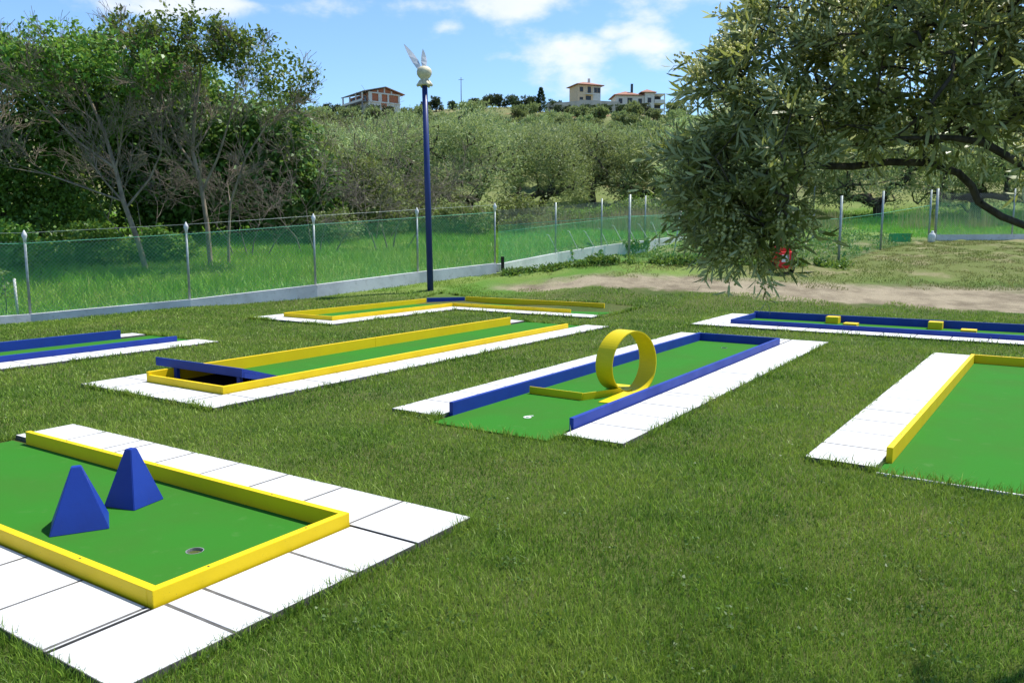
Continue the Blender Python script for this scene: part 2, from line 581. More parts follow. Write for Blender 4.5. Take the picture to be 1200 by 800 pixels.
def ground():
    xs = np.unique(np.concatenate([np.arange(-24, 30, .4), -24 - np.cumsum(np.linspace(.6, 14, 60)), 30 + np.cumsum(np.linspace(.6, 14, 60))]))
    ys = np.unique(np.concatenate([np.arange(-3, 46, .35), 46 + np.cumsum(np.linspace(.5, 9, 110)), -3 - np.cumsum(np.linspace(.6, 9, 12))]))
    X, Y = np.meshgrid(xs, ys)
    Z = zt(X, Y)
    rough = sstep(Y, 19.8, 21.5) * .03 + sstep(Y, 30, 60) * .1
    Z = Z + rng.normal(0, 1, Z.shape) * rough
    nx, ny = len(xs), len(ys)
    V = np.stack([X, Y, Z], -1).reshape(-1, 3)
    i = np.arange(nx - 1)[None, :] + nx * np.arange(ny - 1)[:, None]
    q = np.stack([i, i + 1, i + 1 + nx, i + nx], -1).reshape(-1, 4)
    m = Mat("ground_soil")
    p = m.pos()
    s = m.n('ShaderNodeSeparateXYZ')
    m.l(p, s.inputs[0])
    x, y = s.outputs[0], s.outputs[1]
    wob = m.math('MULTIPLY', m.math('SUBTRACT', m.noise(.8, 6, .65), .5), 2.4)
    line = m.math('ADD', m.math('MULTIPLY_ADD', x, .36, y), wob)
    dirt_n = m.ramp(line, 20.7, 21.1)
    # far edge of the bare strip
    line2 = m.math('ADD', m.math('MULTIPLY_ADD', x, .2, y), wob)
    dirt_f = m.math('SUBTRACT', 1.0, m.ramp(line2, 21.5, 22.5))
    dx = m.ramp(m.math('ADD', x, m.math('MULTIPLY', wob, .6)), -1.2, .4)
    dirt = m.math('MULTIPLY', m.math('MULTIPLY', dirt_n, dirt_f), dx)
    sand = m.mix(m.ramp(m.noise(1.2, 7, .65), .35, .68), (0.29, 0.245, 0.165), (0.15, 0.122, 0.08))
    sand = m.mix(m.math('MULTIPLY', m.ramp(m.noise(14, 6, .7), .55, .72), .6), sand, (.17, .13, .09))
    lawn = m.mix(m.ramp(m.noise(.7, 5), .35, .65), (0.05, 0.085, 0.014), (0.085, 0.10, 0.028))
    lawn = m.mix(m.math('MULTIPLY', m.ramp(m.noise(16, 5, .7), .45, .7), .5), lawn, (0.06, .05, .025))
    patchy = m.mix(m.ramp(m.noise(.9, 7, .68), .47, .62), (0.11, 0.135, 0.035), (0.20, 0.185, 0.09))
    mead = m.mix(m.ramp(m.noise(.4, 6, .6), .35, .65), (0.08, 0.17, 0.022), (0.16, 0.21, 0.05))
    hill = m.mix(m.ramp(m.noise(.035, 6, .6), .35, .65), (0.12, 0.15, 0.045), (0.20, 0.185, 0.085))
    hill = m.mix(m.math('MULTIPLY', m.ramp(m.noise(.5, 7, .7), .45, .7), .6), hill, (0.07, 0.085, 0.03))
    hill = m.mix(m.math('MULTIPLY', m.ramp(m.noise(.022, 3), .60, .66), .75), hill, (.30, .17, .09))
    beyond = m.ramp(m.math('ADD', y, m.math('MULTIPLY', wob, .3)), 21.5, 24)
    rightside = m.ramp(x, 4.0, 7.0)
    base = m.mix(m.ramp(y, 19.5, 21.5), lawn, mead)
    base = m.mix(m.math('MULTIPLY', m.math('MULTIPLY', rightside, m.ramp(y, 20, 21.5)), m.math('SUBTRACT', 1.0, m.ramp(y, 31, 34))), base, patchy)
    base = m.mix(m.ramp(y, 42, 60), base, hill)
    base = m.mix(dirt, base, sand)
    h = m.math('ADD', m.noise(9, 7, .7), m.math('MULTIPLY', m.noise(60, 4), .3))
    o = from_arrays('ground', V, q.ravel(), np.arange(len(q)) * 4, np.full(len(q), 4), m.done(m.bsdf(base, .95, m.bump(h, .7, .05), .15)), smooth=True)
    tag(o, kind='structure')


ground()

# ------------------------------------------------------------------ lanes: rectangle frames on the lawn
G_AZ = 33.2  # lane, fence and pole coordinates below were worked out from image pixels


def AB(a, b, az=G_AZ):
    s, c = math.sin(R(az)), math.cos(R(az))
    return (a * s + b * c, a * c - b * s)


EXCL = []      # (origin x, y, az, a0, a1, b0, b1): no grass grows here


def excl(o, az, a0, a1, b0, b1):
    EXCL.append((o[0], o[1], az, a0, a1, b0, b1))


def lane_tiles(parent, strips, joint_seed):
    """white slabs with open joints on a thin bedding; strip = (b0,b1,a0,a1) in the lane's own axes (x=b, y=a)"""
    r = random.Random(joint_seed)
    for (b0, b1, a0, a1) in strips:
        bm = bmesh.new()
        bb = bmesh.new()
        lx, ly = b1 - b0, a1 - a0
        along_y = ly >= lx
        L = ly if along_y else lx
        cuts = [0.0]
        cutpos = r.uniform(.25, .7) * L
        done = False
        while cuts[-1] < L - .52:
            nxt = cuts[-1] + .5
            if not done and nxt > cutpos:
                nxt = cuts[-1] + r.uniform(.12, .2)
                done = True
            cuts.append(nxt)
        if L - cuts[-1] > 1e-3:
            cuts.append(L)
        g = .0095
        for c0, c1 in zip(cuts[:-1], cuts[1:]):
            dz = r.uniform(-.0005, .0008)
            if along_y:
                bx = (b0 + g, b1 - g, a0 + c0 + g, a0 + c1 - g)
            else:
                bx = (b0 + c0 + g, b0 + c1 - g, a0 + g, a1 - g)
            add_box(bm, bx[0], bx[1], bx[2], bx[3], 0.0, .037 + dz, bevel=.0015)
        add_box(bb, b0 + .006, b1 - .006, a0 + .006, a1 - .006, -.02, .0361)
        p = bm_obj('paving', bm, PAVER, parent)
        bm_obj('paving_bed', bb, BEDDING, p)
    


def board(parent, mat, b0, b1, a0, a1, h=.105, z0=.004, label=None):
    bm = bmesh.new()
    add_box(bm, b0, b1, a0, a1, z0, h, bevel=.004)
    # screw heads on the top edge
    L = max(b1 - b0, a1 - a0)
    n = max(2, int(L / .9))
    for k in range(n):
        t = (k + .5) / n
        cx = b0 + (b1 - b0) * (t if b1 - b0 > a1 - a0 else .5)
        cy = a0 + (a1 - a0) * (t if a1 - a0 >= b1 - b0 else .5)
        add_lathe(bm, [(.006, h - .002), (.006, h + .0012)], 8, (cx, cy, 0), 1)
    o = bm_obj('board', bm, [mat, HOLE_D], parent)
    if label:
        o['label'] = label
    return o


def felt(parent, poly, z=.014, hole=None, name='felt'):
    """poly: outline in the lane's own axes; hole: (b, a) gets a real cup"""
    bm = bmesh.new()
    top = [bm.verts.new((x, y, z)) for x, y in poly]
    bot = [bm.verts.new((x, y, -.01)) for x, y in poly]
    edges = [bm.edges.new((top[i], top[(i + 1) % len(top)])) for i in range(len(top))]
    if hole:
        ring = [bm.verts.new((hole[0] + .045 * math.cos(2 * math.pi * k / 20), hole[1] + .045 * math.sin(2 * math.pi * k / 20), z)) for k in range(20)]
        edges += [bm.edges.new((ring[i], ring[(i + 1) % 20])) for i in range(20)]
    bmesh.ops.triangle_fill(bm, edges=edges, use_beauty=True)
    for i in range(len(top)):
        bm.faces.new((top[i], bot[i], bot[(i + 1) % len(top)], top[(i + 1) % len(top)]))
    o = bm_obj(name, bm, FELT, parent)
    if hole:
        bm = bmesh.new()
        n = 20
        r1 = [bm.verts.new((hole[0] + .0448 * math.cos(2 * math.pi * k / n), hole[1] + .0448 * math.sin(2 * math.pi * k / n), z + .001)) for k in range(n)]
        r2 = [bm.verts.new((hole[0] + .041 * math.cos(2 * math.pi * k / n), hole[1] + .041 * math.sin(2 * math.pi * k / n), z + .001)) for k in range(n)]
        r3 = [bm.verts.new((hole[0] + .040 * math.cos(2 * math.pi * k / n), hole[1] + .040 * math.sin(2 * math.pi * k / n), -.09)) for k in range(n)]
        for k in range(n):
            j = (k + 1) % n
            bm.faces.new((r1[k], r1[j], r2[j], r2[k]))
            bm.faces.new((r2[k], r2[j], r3[j], r3[k]))
        bm.faces.new(r3[::-1])
        bm_obj('hole_cup', bm, HOLE_M, parent)
    return o


def lane_root(origin, az, label):
    t = empty('minigolf_lane', (origin[0], origin[1], 0), -R(az))
    tag(t, label, 'minigolf lane', 'minigolf lanes laid out on the lawn')
    return t


W = .042   # board thickness
# --- lane 1: near left, yellow, with the two pyramids (frame: a0=1.87, b0=-3.05 is the near right corner)
O1 = AB(0, 0)
t = lane_root(O1, G_AZ, 'green minigolf lane in yellow frame, nearest the viewer, with two blue pyramids on it')
lane_tiles(t, [(-6.74, -2.57, 3.045, 3.52), (-3.045, -2.57, 1.42, 3.04), (-6.74, -3.05, 1.42, 1.865)], 3)
board(t, YEL, -6.46, -3.05 - W, 3.04 - W, 3.04, .112)
board(t, YEL, -3.05 - W, -3.05, 1.87, 3.04, .112)
board(t, YEL, -6.46, -3.05 - W, 1.87, 1.87 + W, .112)
felt(t, [(-6.66, 1.915), (-3.095, 1.915), (-3.095, 2.995), (-6.66, 2.995)], hole=(-3.50, 2.39))
excl(O1, G_AZ, 1.43, 3.51, -6.73, -2.58)
# --- lane 2: middle, blue boards, loop
t = lane_root(O1, G_AZ, 'green minigolf lane between blue boards with the yellow loop standing in its middle')
lane_tiles(t, [(-4.90, -4.345, 5.45, 12.62), (-3.095, -2.55, 5.45, 12.62), (-4.34, -3.10, 11.96, 12.62)], 5)
board(t, BLU, -4.34, -4.30, 5.60, 11.95, .135)
board(t, BLU, -3.14, -3.10, 5.66, 11.95, .128)
board(t, BLU, -4.30, -3.14, 11.91, 11.95, .130)
felt(t, [(-4.298, 5.30), (-3.142, 5.30), (-3.142, 11.908), (-4.298, 11.908)], hole=(-3.72, 11.3))
excl(O1, G_AZ, 5.46, 12.61, -4.89, -2.56)
excl(O1, G_AZ, 5.30, 5.5, -4.30, -3.14)
cu = bpy.data.curves.new('lane_number', 'FONT')
cu.body = '6'
cu.size = .17
cu.extrude = .0015
cu.align_x = 'CENTER'
cu.align_y = 'CENTER'
cu.offset = .0
tmp = bpy.data.objects.new('tmp', cu)
COL.objects.link(tmp)
dg = bpy.context.evaluated_depsgraph_get()
me = bpy.data.meshes.new_from_object(tmp.evaluated_get(dg))
bpy.data.objects.remove(tmp)
num = link_mesh('lane_number', me, WHITE_MARK, t)
num.location = (-3.70, 5.92, .0165)
num['label'] = 'white number 6 painted at the tee'
# --- lane 3: right, yellow frame (own bearing)
O3, AZ3 = (2.66, 5.54), 35.0
t = lane_root(O3, AZ3, 'green minigolf lane in yellow frame cut off by the right edge of the photo')
lane_tiles(t, [(-.50, -.005, -.26, 6.15), (0, 1.25, 5.60, 6.15), (1.255, 1.8, -.26, 6.15)], 8)
board(t, YEL, 0, W, 0, 5.59, .125)
board(t, YEL, W, 1.21, 5.55, 5.59, .122)
board(t, YEL, 1.21, 1.25, 0, 5.59, .122)
felt(t, [(W + .002, -.02), (.0, -.02), (.0, -.30), (1.25, -.30), (1.25, -.02), (1.208, -.02), (1.208, 5.548), (W + .002, 5.548)], hole=(.9, 5.0))
excl(O3, AZ3, -.25, 6.14, -.49, 1.79)
excl(O3, AZ3, -.29, 0, .0, 1.25)
# thin white edging in front of the felt
bm = bmesh.new()
add_box(bm, 0, 1.25, -.325, -.303, 0, .018, .003)
bm_obj('edging', bm, PAVER, t)
# --- lane 5: left middle, yellow, jump ramp
t = lane_root(O1, G_AZ, 'long yellow framed minigolf lane with the blue jump ramp over its near end')
lane_tiles(t, [(-8.55, -8.055, 4.56, 12.75), (-6.745, -6.28, 4.56, 12.75), (-8.05, -6.75, 4.56, 5.015)], 13)
board(t, YEL, -8.05, -8.01, 5.02, 8.6, .15)
board(t, YEL, -8.05, -8.01, 8.603, 12.2, .15)
board(t, YEL, -6.79, -6.75, 5.02, 12.1, .115)
board(t, YEL, -8.01, -6.79, 5.02, 5.06, .115)
felt(t, [(-8.008, 5.95), (-6.792, 5.95), (-6.792, 12.75), (-8.008, 12.75)])
bm = bmesh.new()
add_box(bm, -8.008, -6.792, 5.062, 5.948, -.01, .006)
bm_obj('pit_floor', bm, PIT, t)
excl(O1, G_AZ, 4.57, 12.74, -8.54, -6.29)
# --- lane 4: far, L-shaped, yellow with a blue corner board
t = lane_root(O1, G_AZ, 'L-shaped yellow framed minigolf lane with a blue board across its corner')
lane_tiles(t, [(-12.95, -12.455, 10.3, 16.4), (-11.095, -10.65, 10.3, 14.0), (-12.45, -11.10, 10.3, 10.745), (-12.45, -7.3, 15.905, 16.4), (-11.095, -7.3, 14.005, 14.5)], 21)
board(t, YEL, -12.45, -12.41, 10.75, 15.15, .12)
board(t, YEL, -11.14, -11.10, 10.75, 14.5, .115)
board(t, YEL, -12.41, -11.14, 10.75, 10.79, .115)
board(t, YEL, -11.75, -7.95, 15.86, 15.90, .15)
board(t, YEL, -11.10, -8.05, 14.505, 14.545, .115)
felt(t, [(-12.408, 10.792), (-11.142, 10.792), (-11.142, 14.547), (-7.5, 14.547), (-7.5, 15.858), (-11.77, 15.858), (-12.408, 15.17)], hole=(-11.8, 11.4))
bm = bmesh.new()
bx = Matrix.Translation((-12.10, 15.53, 0)) @ Matrix.Rotation(math.atan2(.75, .66), 4, 'Z')
add_box(bm, -.47, .47, -.02, .02, .004, .135, .004, 0, bx)
o = bm_obj('corner_board', bm, BLU, t)
o['label'] = 'blue deflector board across the corner'
excl(O1, G_AZ, 10.31, 16.39, -12.94, -12.4)
excl(O1, G_AZ, 10.31, 14.5, -12.5, -10.66)
excl(O1, G_AZ, 14.01, 16.39, -12.5, -7.31)
# --- lane 6: far left, blue
t = lane_root(O1, G_AZ, 'blue framed minigolf lane cut off by the left edge near the net fence')
lane_tiles(t, [(-12.42, -12.055, .8, 7.55), (-10.845, -10.3, .8, 7.65)], 34)
board(t, BLU, -12.05, -12.01, .9, 7.1, .15)
board(t, BLU, -10.89, -10.85, .9, 7.3, .115)
board(t, BLU, -12.01, -10.89, .9, .94, .115)
felt(t, [(-12.008, .945), (-10.892, .945), (-10.892, 7.65), (-12.008, 7.65)], hole=(-11.4, 1.5))
excl(O1, G_AZ, .81, 7.64, -12.41, -10.31)
# --- lane 7: far right, blue with yellow blocks
t = lane_root(O1, G_AZ, 'blue framed minigolf lane at the far right with yellow blocks inside')
lane_tiles(t, [(-5.25, 2.3, 13.92, 14.395), (-5.25, 2.3, 15.905, 16.35), (-5.25, -4.65, 14.40, 15.90)], 55)
board(t, BLU, -4.64, 1.61, 14.40, 14.44, .115)
board(t, BLU, -4.64, 1.61, 15.86, 15.90, .15)
board(t, BLU, -4.64, -4.60, 14.44, 15.86, .115)
felt(t, [(-4.598, 14.442), (2.0, 14.442), (2.0, 15.858), (-4.598, 15.858)], hole=(-4.1, 15.1))
excl(O1, G_AZ, 13.93, 16.34, -5.24, 2.29)

# ---- obstacles


def on_lane(a, b, rz=0, az=G_AZ, z=0.014):
    x, y = AB(a, b, az)
    return (x, y, z), -R(az) + rz


# pyramids
def pyramid(loc, rz, w, h, label):
    bm = bmesh.new()
    a, b = w / 2, .024
    c = [(-1, -1), (1, -1), (1, 1), (-1, 1)]
    vs = [bm.verts.new((x * a, y * a, 0)) for x, y in c] + [bm.verts.new((x * b, y * b, h)) for x, y in c]
    for f in ((3, 2, 1, 0), (4, 5, 6, 7), (0, 1, 5, 4), (1, 2, 6, 5), (2, 3, 7, 6), (3, 0, 4, 7)):
        bm.faces.new([vs[i] for i in f])
    bmesh.ops.bevel(bm, geom=bm.edges[:], offset=.0035, segments=2, affect='EDGES')
    o = bm_obj('pyramid_obstacle', bm, BLU)
    o.location = loc
    o.rotation_euler = (0, 0, rz)
    tag(o, label, 'pyramid', 'blue pyramids on the nearest lane')


pyramid((-2.405, 4.29, .014), R(27), .29, .335, 'blue wooden pyramid showing one flat face, nearer the yellow front board')
pyramid((-2.28, 4.665, .014), R(70), .235, .335, 'blue wooden pyramid seen on its corner edge, closer to the far yellow board')


# loop
def loop_obstacle():
    t = empty('loop_obstacle', (*AB(7.45, -3.47), .014), -R(G_AZ))
    tag(t, 'yellow metal loop-the-loop ring with angled guide rails on the blue framed lane', 'loop')
    bm = bmesh.new()
    N, r_0, hw, th = 72, .325, .108, .012
    th0, th1 = -.35, 2 * math.pi + .2
    rings = []
    for i in range(N + 1):
        f = i / N
        an = th0 + (th1 - th0) * f
        off = .075 - .15 * f
        r = r_0 - .014 * f
        ring = []
        for (ww, rr) in ((-hw, r), (hw, r), (hw, r - th), (-hw, r - th)):
            y = math.sin(an) * rr
            z = r_0 - math.cos(an) * rr
            if z < .003:
                z = .003 + (0 if rr == r else th)
            px_, py_ = off + ww, y
            ring.append(bm.verts.new((px_ * math.cos(-.24) - py_ * math.sin(-.24), px_ * math.sin(-.24) + py_ * math.cos(-.24), z + .002)))
        rings.append(ring)
    for a, b in zip(rings[:-1], rings[1:]):
        for k in range(4):
            f = bm.faces.new((a[k], a[(k + 1) % 4], b[(k + 1) % 4], b[k]))
            f.smooth = False
    bm.faces.new(rings[0][::-1])
    bm.faces.new(rings[-1])
    bm_obj('loop_band', bm, YEL_LOOP, t)
    # entry plate
    bm = bmesh.new()
    add_prism(bm, [(.0, -.62, .001), (.26, -.58, .001), (.245, -.12, .02), (.03, -.12, .02),
                   (.0, -.62, .007), (.26, -.58, .007), (.245, -.12, .032), (.03, -.12, .032)])
    bm_obj('entry_plate', bm, YEL_LOOP, t)
    bm = bmesh.new()
    add_prism(bm, [(-.25, .05, .02), (-.03, .05, .02), (-.05, .36, .001), (-.30, .36, .001),
                   (-.25, .05, .034), (-.03, .05, .034), (-.05, .36, .007), (-.30, .36, .007)])
    bm_obj('exit_plate', bm, YEL_LOOP, t)

    def rail(p, q, h=.075, w=.012):
        p, q = Vector(p), Vector(q)
        n = Vector((-(q - p).y, (q - p).x)).normalized() * w / 2
        bm = bmesh.new()
        P = [(p + n), (p - n), (q - n), (q + n)]
        add_prism(bm, [(v.x, v.y, .001) for v in P] + [(v.x, v.y, h) for v in P])
        bm_obj('guide_rail', bm, YEL_LOOP, t)
    rail((-.795, -.60), (-.175, -.62))
    rail((-.175, -.61), (.02, -.16), .07)
    return t


loop_obstacle()


# jump ramp over the pit
def jump_ramp():
    t = empty('jump_ramp', (*AB(5.3, -7.5), .006), -R(G_AZ))
    tag(t, 'blue wooden jump ramp on short legs over the black pit of a lane', 'ramp')
    bm = bmesh.new()
    # fascia + deck: high edge at y=0, low edge at y=.7
    x0, x1 = -.80, .70
    add_prism(bm, [(x0, .022, .205), (x1, .022, .205), (x1, .72, .006), (x0, .72, .006), (x0, .022, .245), (x1, .022, .245), (x1, .78, .012), (x0, .78, .012)])
    bm_obj('deck', bm, BLU, t)
    bm = bmesh.new()
    add_box(bm, x0, x1, 0, .02, .155, .248, .003)
    bm_obj('front_edge', bm, BLU, t)
    bm = bmesh.new()
    add_prism(bm, [(x1 - .02, .023, .15), (x1 + .003, .023, .15), (x1 + .003, .56, .008), (x1 - .02, .56, .008), (x1 - .02, .023, .203), (x1 + .003, .023, .203), (x1 + .003, .72, .006 + .001), (x1 - .02, .72, .006 + .001)])
    bm_obj('side_edge', bm, BLU, t)
    for x in (-.48, .60):
        bm = bmesh.new()
        add_box(bm, x - .025, x + .025, .024, .066, 0.001, .203, .003)
        bm_obj('leg', bm, BLU, t)


jump_ramp()

# yellow blocks on lane 7
def block(a, b, w, d, h, label):
    bm = bmesh.new()
    add_box(bm, -w / 2, w / 2, -d / 2, d / 2, 0, h, .005)
    o = bm_obj('wooden_block', bm, YEL)
    l, rz = on_lane(a, b)
    o.location = l
    o.rotation_euler = (0, 0, rz)
    tag(o, label, 'block', 'yellow blocks in the far right lane')


block(15.70, -3.12, .22, .24, .125, 'yellow wooden block against the far blue board, leftmost on its lane')
block(14.65, -2.62, .22, .24, .125, 'small looking yellow block behind the near blue board, second from the left')
block(15.70, -1.42, .22, .24, .125, 'yellow wooden block against the far blue board, third from the left end')
block(14.65, -0.85, .22, .24, .125, 'low yellow block behind the near blue board, nearest the right edge')

# ------------------------------------------------------------------ pole with ornament


def pole():
    x, y = -2.17, 21.3
    z = float(zt(x, y))
    t = empty('ornamental_pole', (x, y, z - .05))
    t.rotation_euler = (R(-.3), R(-.9), 0)
    tag(t, 'tall slim blue pole with cream vase top and two white blades', 'pole')
    bm = bmesh.new()
    add_tube(bm, [(0, 0, 0), (0, 0, 2.6), (0, 0, 5.35)], [.085, .078, .070], 20)
    bm_obj('shaft', bm, BLU_POLE, t)
    CREAM = mat_simple("cream_plaster", (0.62, 0.56, 0.38), .6, .25, 9)
    bm = bmesh.new()
    add_lathe(bm, [(.17, 0), (.15, .05), (.11, .12), (.105, .17), (.15, .21), (.19, .28), (.195, .35), (.17, .42), (.10, .47), (.03, .48)], 24, (0, 0, 5.33))
    # scalloped foot
    for k in range(6):
        a = k * math.pi / 3
        add_tube(bm, [(.10 * math.cos(a), .10 * math.sin(a), 5.46), (.15 * math.cos(a), .15 * math.sin(a), 5.36), (.20 * math.cos(a), .20 * math.sin(a), 5.32)], [.03, .045, .03], 8)
    bm_obj('vase_top', bm, CREAM, t)
    WB = mat_simple("white_blade_plastic", (0.50, 0.53, 0.58), .4, .1, 9)

    def blade(p, q, w, yo):
        bm = bmesh.new()
        p, q = Vector(p), Vector(q)
        d = (q - p)
        n = Vector((d.z, 0, -d.x)).normalized()
        prof = [(0, .35), (.15, .8), (.35, 1.0), (.6, .85), (.85, .45), (1, .06)]
        fr, bk = [], []
        for s, k in prof:
            c = p + d * s
            bow = Vector((0, .06 * math.sin(s * 3.1), 0))
            fr.append((bm.verts.new(c + n * w * k + bow + Vector((0, -.008, 0))), bm.verts.new(c - n * w * k * .6 - bow * .3 + Vector((0, -.008, 0)))))
            bk.append((bm.verts.new(c + n * w * k + bow + Vector((0, .008, 0))), bm.verts.new(c - n * w * k * .6 - bow * .3 + Vector((0, .008, 0)))))
        for i in range(len(prof) - 1):
            bm.faces.new((fr[i][0], fr[i][1], fr[i + 1][1], fr[i + 1][0]))
            bm.faces.new((bk[i][0], bk[i + 1][0], bk[i + 1][1], bk[i][1]))
            bm.faces.new((fr[i][0], fr[i + 1][0], bk[i + 1][0], bk[i][0]))
            bm.faces.new((fr[i][1], bk[i][1], bk[i + 1][1], fr[i + 1][1]))
        bm.faces.new((fr[0][0], bk[0][0], bk[0][1], fr[0][1]))
        bm.faces.new((fr[-1][0], fr[-1][1], bk[-1][1], bk[-1][0]))
        bm_obj('blade', bm, WB, t, smooth=False)
    blade((-.10, 0, 5.70), (-.50, -.02, 6.36), .10, 0)
    blade((-.02, .03, 5.76), (-.03, .1, 6.26), .09, 0)


pole()

# ------------------------------------------------------------------ low walls and fences


def polyline_resample(P, step):
    out = [P[0]]
    for a, b in zip(P[:-1], P[1:]):
        a, b = np.array(a, float), np.array(b, float)
        n = max(1, int(round(np.linalg.norm(b - a) / step)))
        for k in range(1, n + 1):
            out.append(tuple(a + (b - a) * k / n))
    return out


def low_wall(pts, tops, thick, label, z_down=.35):
    """pts: list (x,y), tops: z of the top at each; a continuous band"""
    bm = bmesh.new()
    P = [Vector(p) for p in pts]
    rows = []
    for i, p in enumerate(P):
        d = (P[min(i + 1, len(P) - 1)] - P[max(i - 1, 0)]).normalized()
        n = Vector((-d.y, d.x)) * thick / 2
        rows.append([bm.verts.new((p.x - n.x, p.y - n.y, tops[i] - z_down - .3)), bm.verts.new((p.x - n.x, p.y - n.y, tops[i])), bm.verts.new((p.x + n.x, p.y + n.y, tops[i])), bm.verts.new((p.x + n.x, p.y + n.y, tops[i] - z_down - .3))])
    for a, b in zip(rows[:-1], rows[1:]):
        for k in range(3):
            bm.faces.new((a[k], a[k + 1], b[k + 1], b[k]))
    bm.faces.new(rows[0][::-1])
    bm.faces.new(rows[-1])
    bmesh.ops.bevel(bm, geom=[e for e in bm.edges if len(e.link_faces) == 2 and e.calc_face_angle() > 1.2], offset=.008, segments=2, affect='EDGES')
    o = bm_obj('low_wall', bm, WALL)
    tag(o, label, 'wall')


def net_part(name, mat, pts, zb, zt_, parent, sag=0.0, step=.4):
    P = polyline_resample([(x, y) for x, y in pts], step)
    P = np.array(P)
    s = np.concatenate([[0], np.cumsum(np.linalg.norm(np.diff(P, axis=0), axis=1))])
    key = np.concatenate([[0], np.cumsum(np.linalg.norm(np.diff(np.array(pts), axis=0), axis=1))])
    b = np.interp(s, key, zb)
    tt = np.interp(s, key, zt_)
    ph = np.zeros(len(s))
    for i in range(len(key) - 1):
        m = (s >= key[i]) & (s <= key[i + 1])
        u = (s[m] - key[i]) / max(1e-6, key[i + 1] - key[i])
        ph[m] = 4 * u * (1 - u)
    tt = tt - sag * ph
    rows = 4
    V = []
    UV = []
    d = np.gradient(P, axis=0)
    nrm = np.stack([-d[:, 1], d[:, 0]], -1)
    nrm /= np.linalg.norm(nrm, axis=1)[:, None]
    r = np.random.default_rng(int(abs(P[0, 0] * 100)) + 5)
    for k in range(rows):
        f = k / (rows - 1)
        z = b + (tt - b) * f
        off = (r.normal(0, .012, len(s)) if 0 < k < rows - 1 else np.zeros(len(s)))
        V.append(np.stack([P[:, 0] + nrm[:, 0] * off, P[:, 1] + nrm[:, 1] * off, z], -1))
        UV.append(np.stack([s, z], -1))
    n = len(s)
    V = np.concatenate(V)
    UV = np.concatenate(UV)
    i = np.arange(n - 1)[None] + n * np.arange(rows - 1)[:, None]
    q = np.stack([i, i + 1, i + 1 + n, i + n], -1).reshape(-1, 4)
    o = from_arrays(name, V, q.ravel(), np.arange(len(q)) * 4, np.full(len(q), 4), mat, parent, uv=UV[q.ravel()], smooth=True)
    return o, list(zip(P[:, 0], P[:, 1], tt))


def post(parent, x, y, z0, z1, r=.027, cap=True, mat=None):
    bm = bmesh.new()
    add_tube(bm, [(x, y, z0), (x, y, z1)], r, 10)
    p = bm_obj('post', bm, mat or GALV, parent)
    if cap:
        bm = bmesh.new()
        add_lathe(bm, [(r * 1.15, z1 - .10), (r * 1.3, z1 - .02), (r * 2.0, z1 + .03), (r * 1.9, z1 + .07), (r * .8, z1 + .13), (r * .2, z1 + .16)], 10, (x, y, 0))
        bm_obj('post_cap', bm, GALV_L, p)


def cord(name, pts3, r, mat, parent):
    bm = bmesh.new()
    add_tube(bm, pts3, r, 5)
    return bm_obj(name, bm, mat, parent)


# left fence along the lawn
LF = [(-14.6, 13.6), (-12.4, 15.4), (-10.33, 17.1), (-7.5, 18.6), (-4.98, 20.3), (-2.64, 22.5), (-.51, 24.1)]
LF_TOP = [-.13, -.08, -.03, .17, .41, .64, .83]
low_wall(LF, [z for z in LF_TOP], .16, 'long low whitewashed wall under the green net fence left of the lawn')
t = empty('net_fence', (-7.5, 18.6, .17))
tag(t, 'long green net fence on steel posts with pale caps along the left', 'fence')


def local(o, t):
    # keep world coordinates for parts of a placed root
    o.matrix_parent_inverse = t.matrix_world.inverted()


def finish_world(t):
    bpy.context.view_layer.update()
    inv = Matrix.Translation(-Vector(t.location))
    for c in t.children:
        c.matrix_parent_inverse = inv


for (x, y), z in zip(LF, LF_TOP):
    post(t, x, y, z - .02, z + 1.62)
net_part('net', NET, [(x, y + .03) for x, y in LF], LF_TOP, [z + 1.50 for z in LF_TOP], t, .05)
_, top = net_part('chain_link', CHAIN, [(x, y + .06) for x, y in LF], LF_TOP, [z + 1.55 for z in LF_TOP], t, .02)
cord('top_cord', [(x, y - .03, z + .0) for (x, y), z in zip([(p[0], p[1]) for p in LF], [z + 1.5 for z in LF_TOP])], .006, NETCORD, t)
cord('top_wire', [(x, y, z + 1.72) for (x, y), z in zip(LF, LF_TOP)], .004, GALV, t)
finish_world(t)

# back fence going up the slope to the right
BF = [(-.42, 24.25), (1.5, 27.8), (3.3, 29.8), (5.2, 31.6), (8.0, 35.2), (11.5, 39.5), (16, 43)]
BF_TOP = [.80, 1.06, 1.29, 1.48, 1.72, 2.3, 2.9]
low_wall(BF, BF_TOP, .18, 'low rough white wall climbing the slope under the chain link fence', .35)
t = empty('chain_link_fence', (1.5, 27.8, 1.06))
tag(t, 'chain link fence with green net on its lower half, climbing the slope', 'fence')
for (x, y), z in zip(BF[1:], BF_TOP[1:]):
    post(t, x, y, z - .02, z + 1.72, .03, False)
net_part('chain_link', CHAIN, [(x, y) for x, y in BF], BF_TOP, [z + 1.62 for z in BF_TOP], t, .02)
net_part('net', NET, [(x, y + .04) for x, y in BF[:5]], BF_TOP[:5], [z + .95 for z in BF_TOP[:5]], t, .03)
cord('top_cord', [(x, y - .01, z + .95) for (x, y), z in zip(BF[:5], BF_TOP[:5])], .006, NETCORD, t)
finish_world(t)

# dark wooden corner stake by the corner
bm = bmesh.new()
add_box(bm, -.05, .05, -.05, .05, 0, .55, .006)
o = bm_obj('wooden_stake', bm, BARK_DARK)
o.location = (-.28, 24.0, .48)
tag(o, 'short dark wooden stake where the two low white walls meet', 'stake')

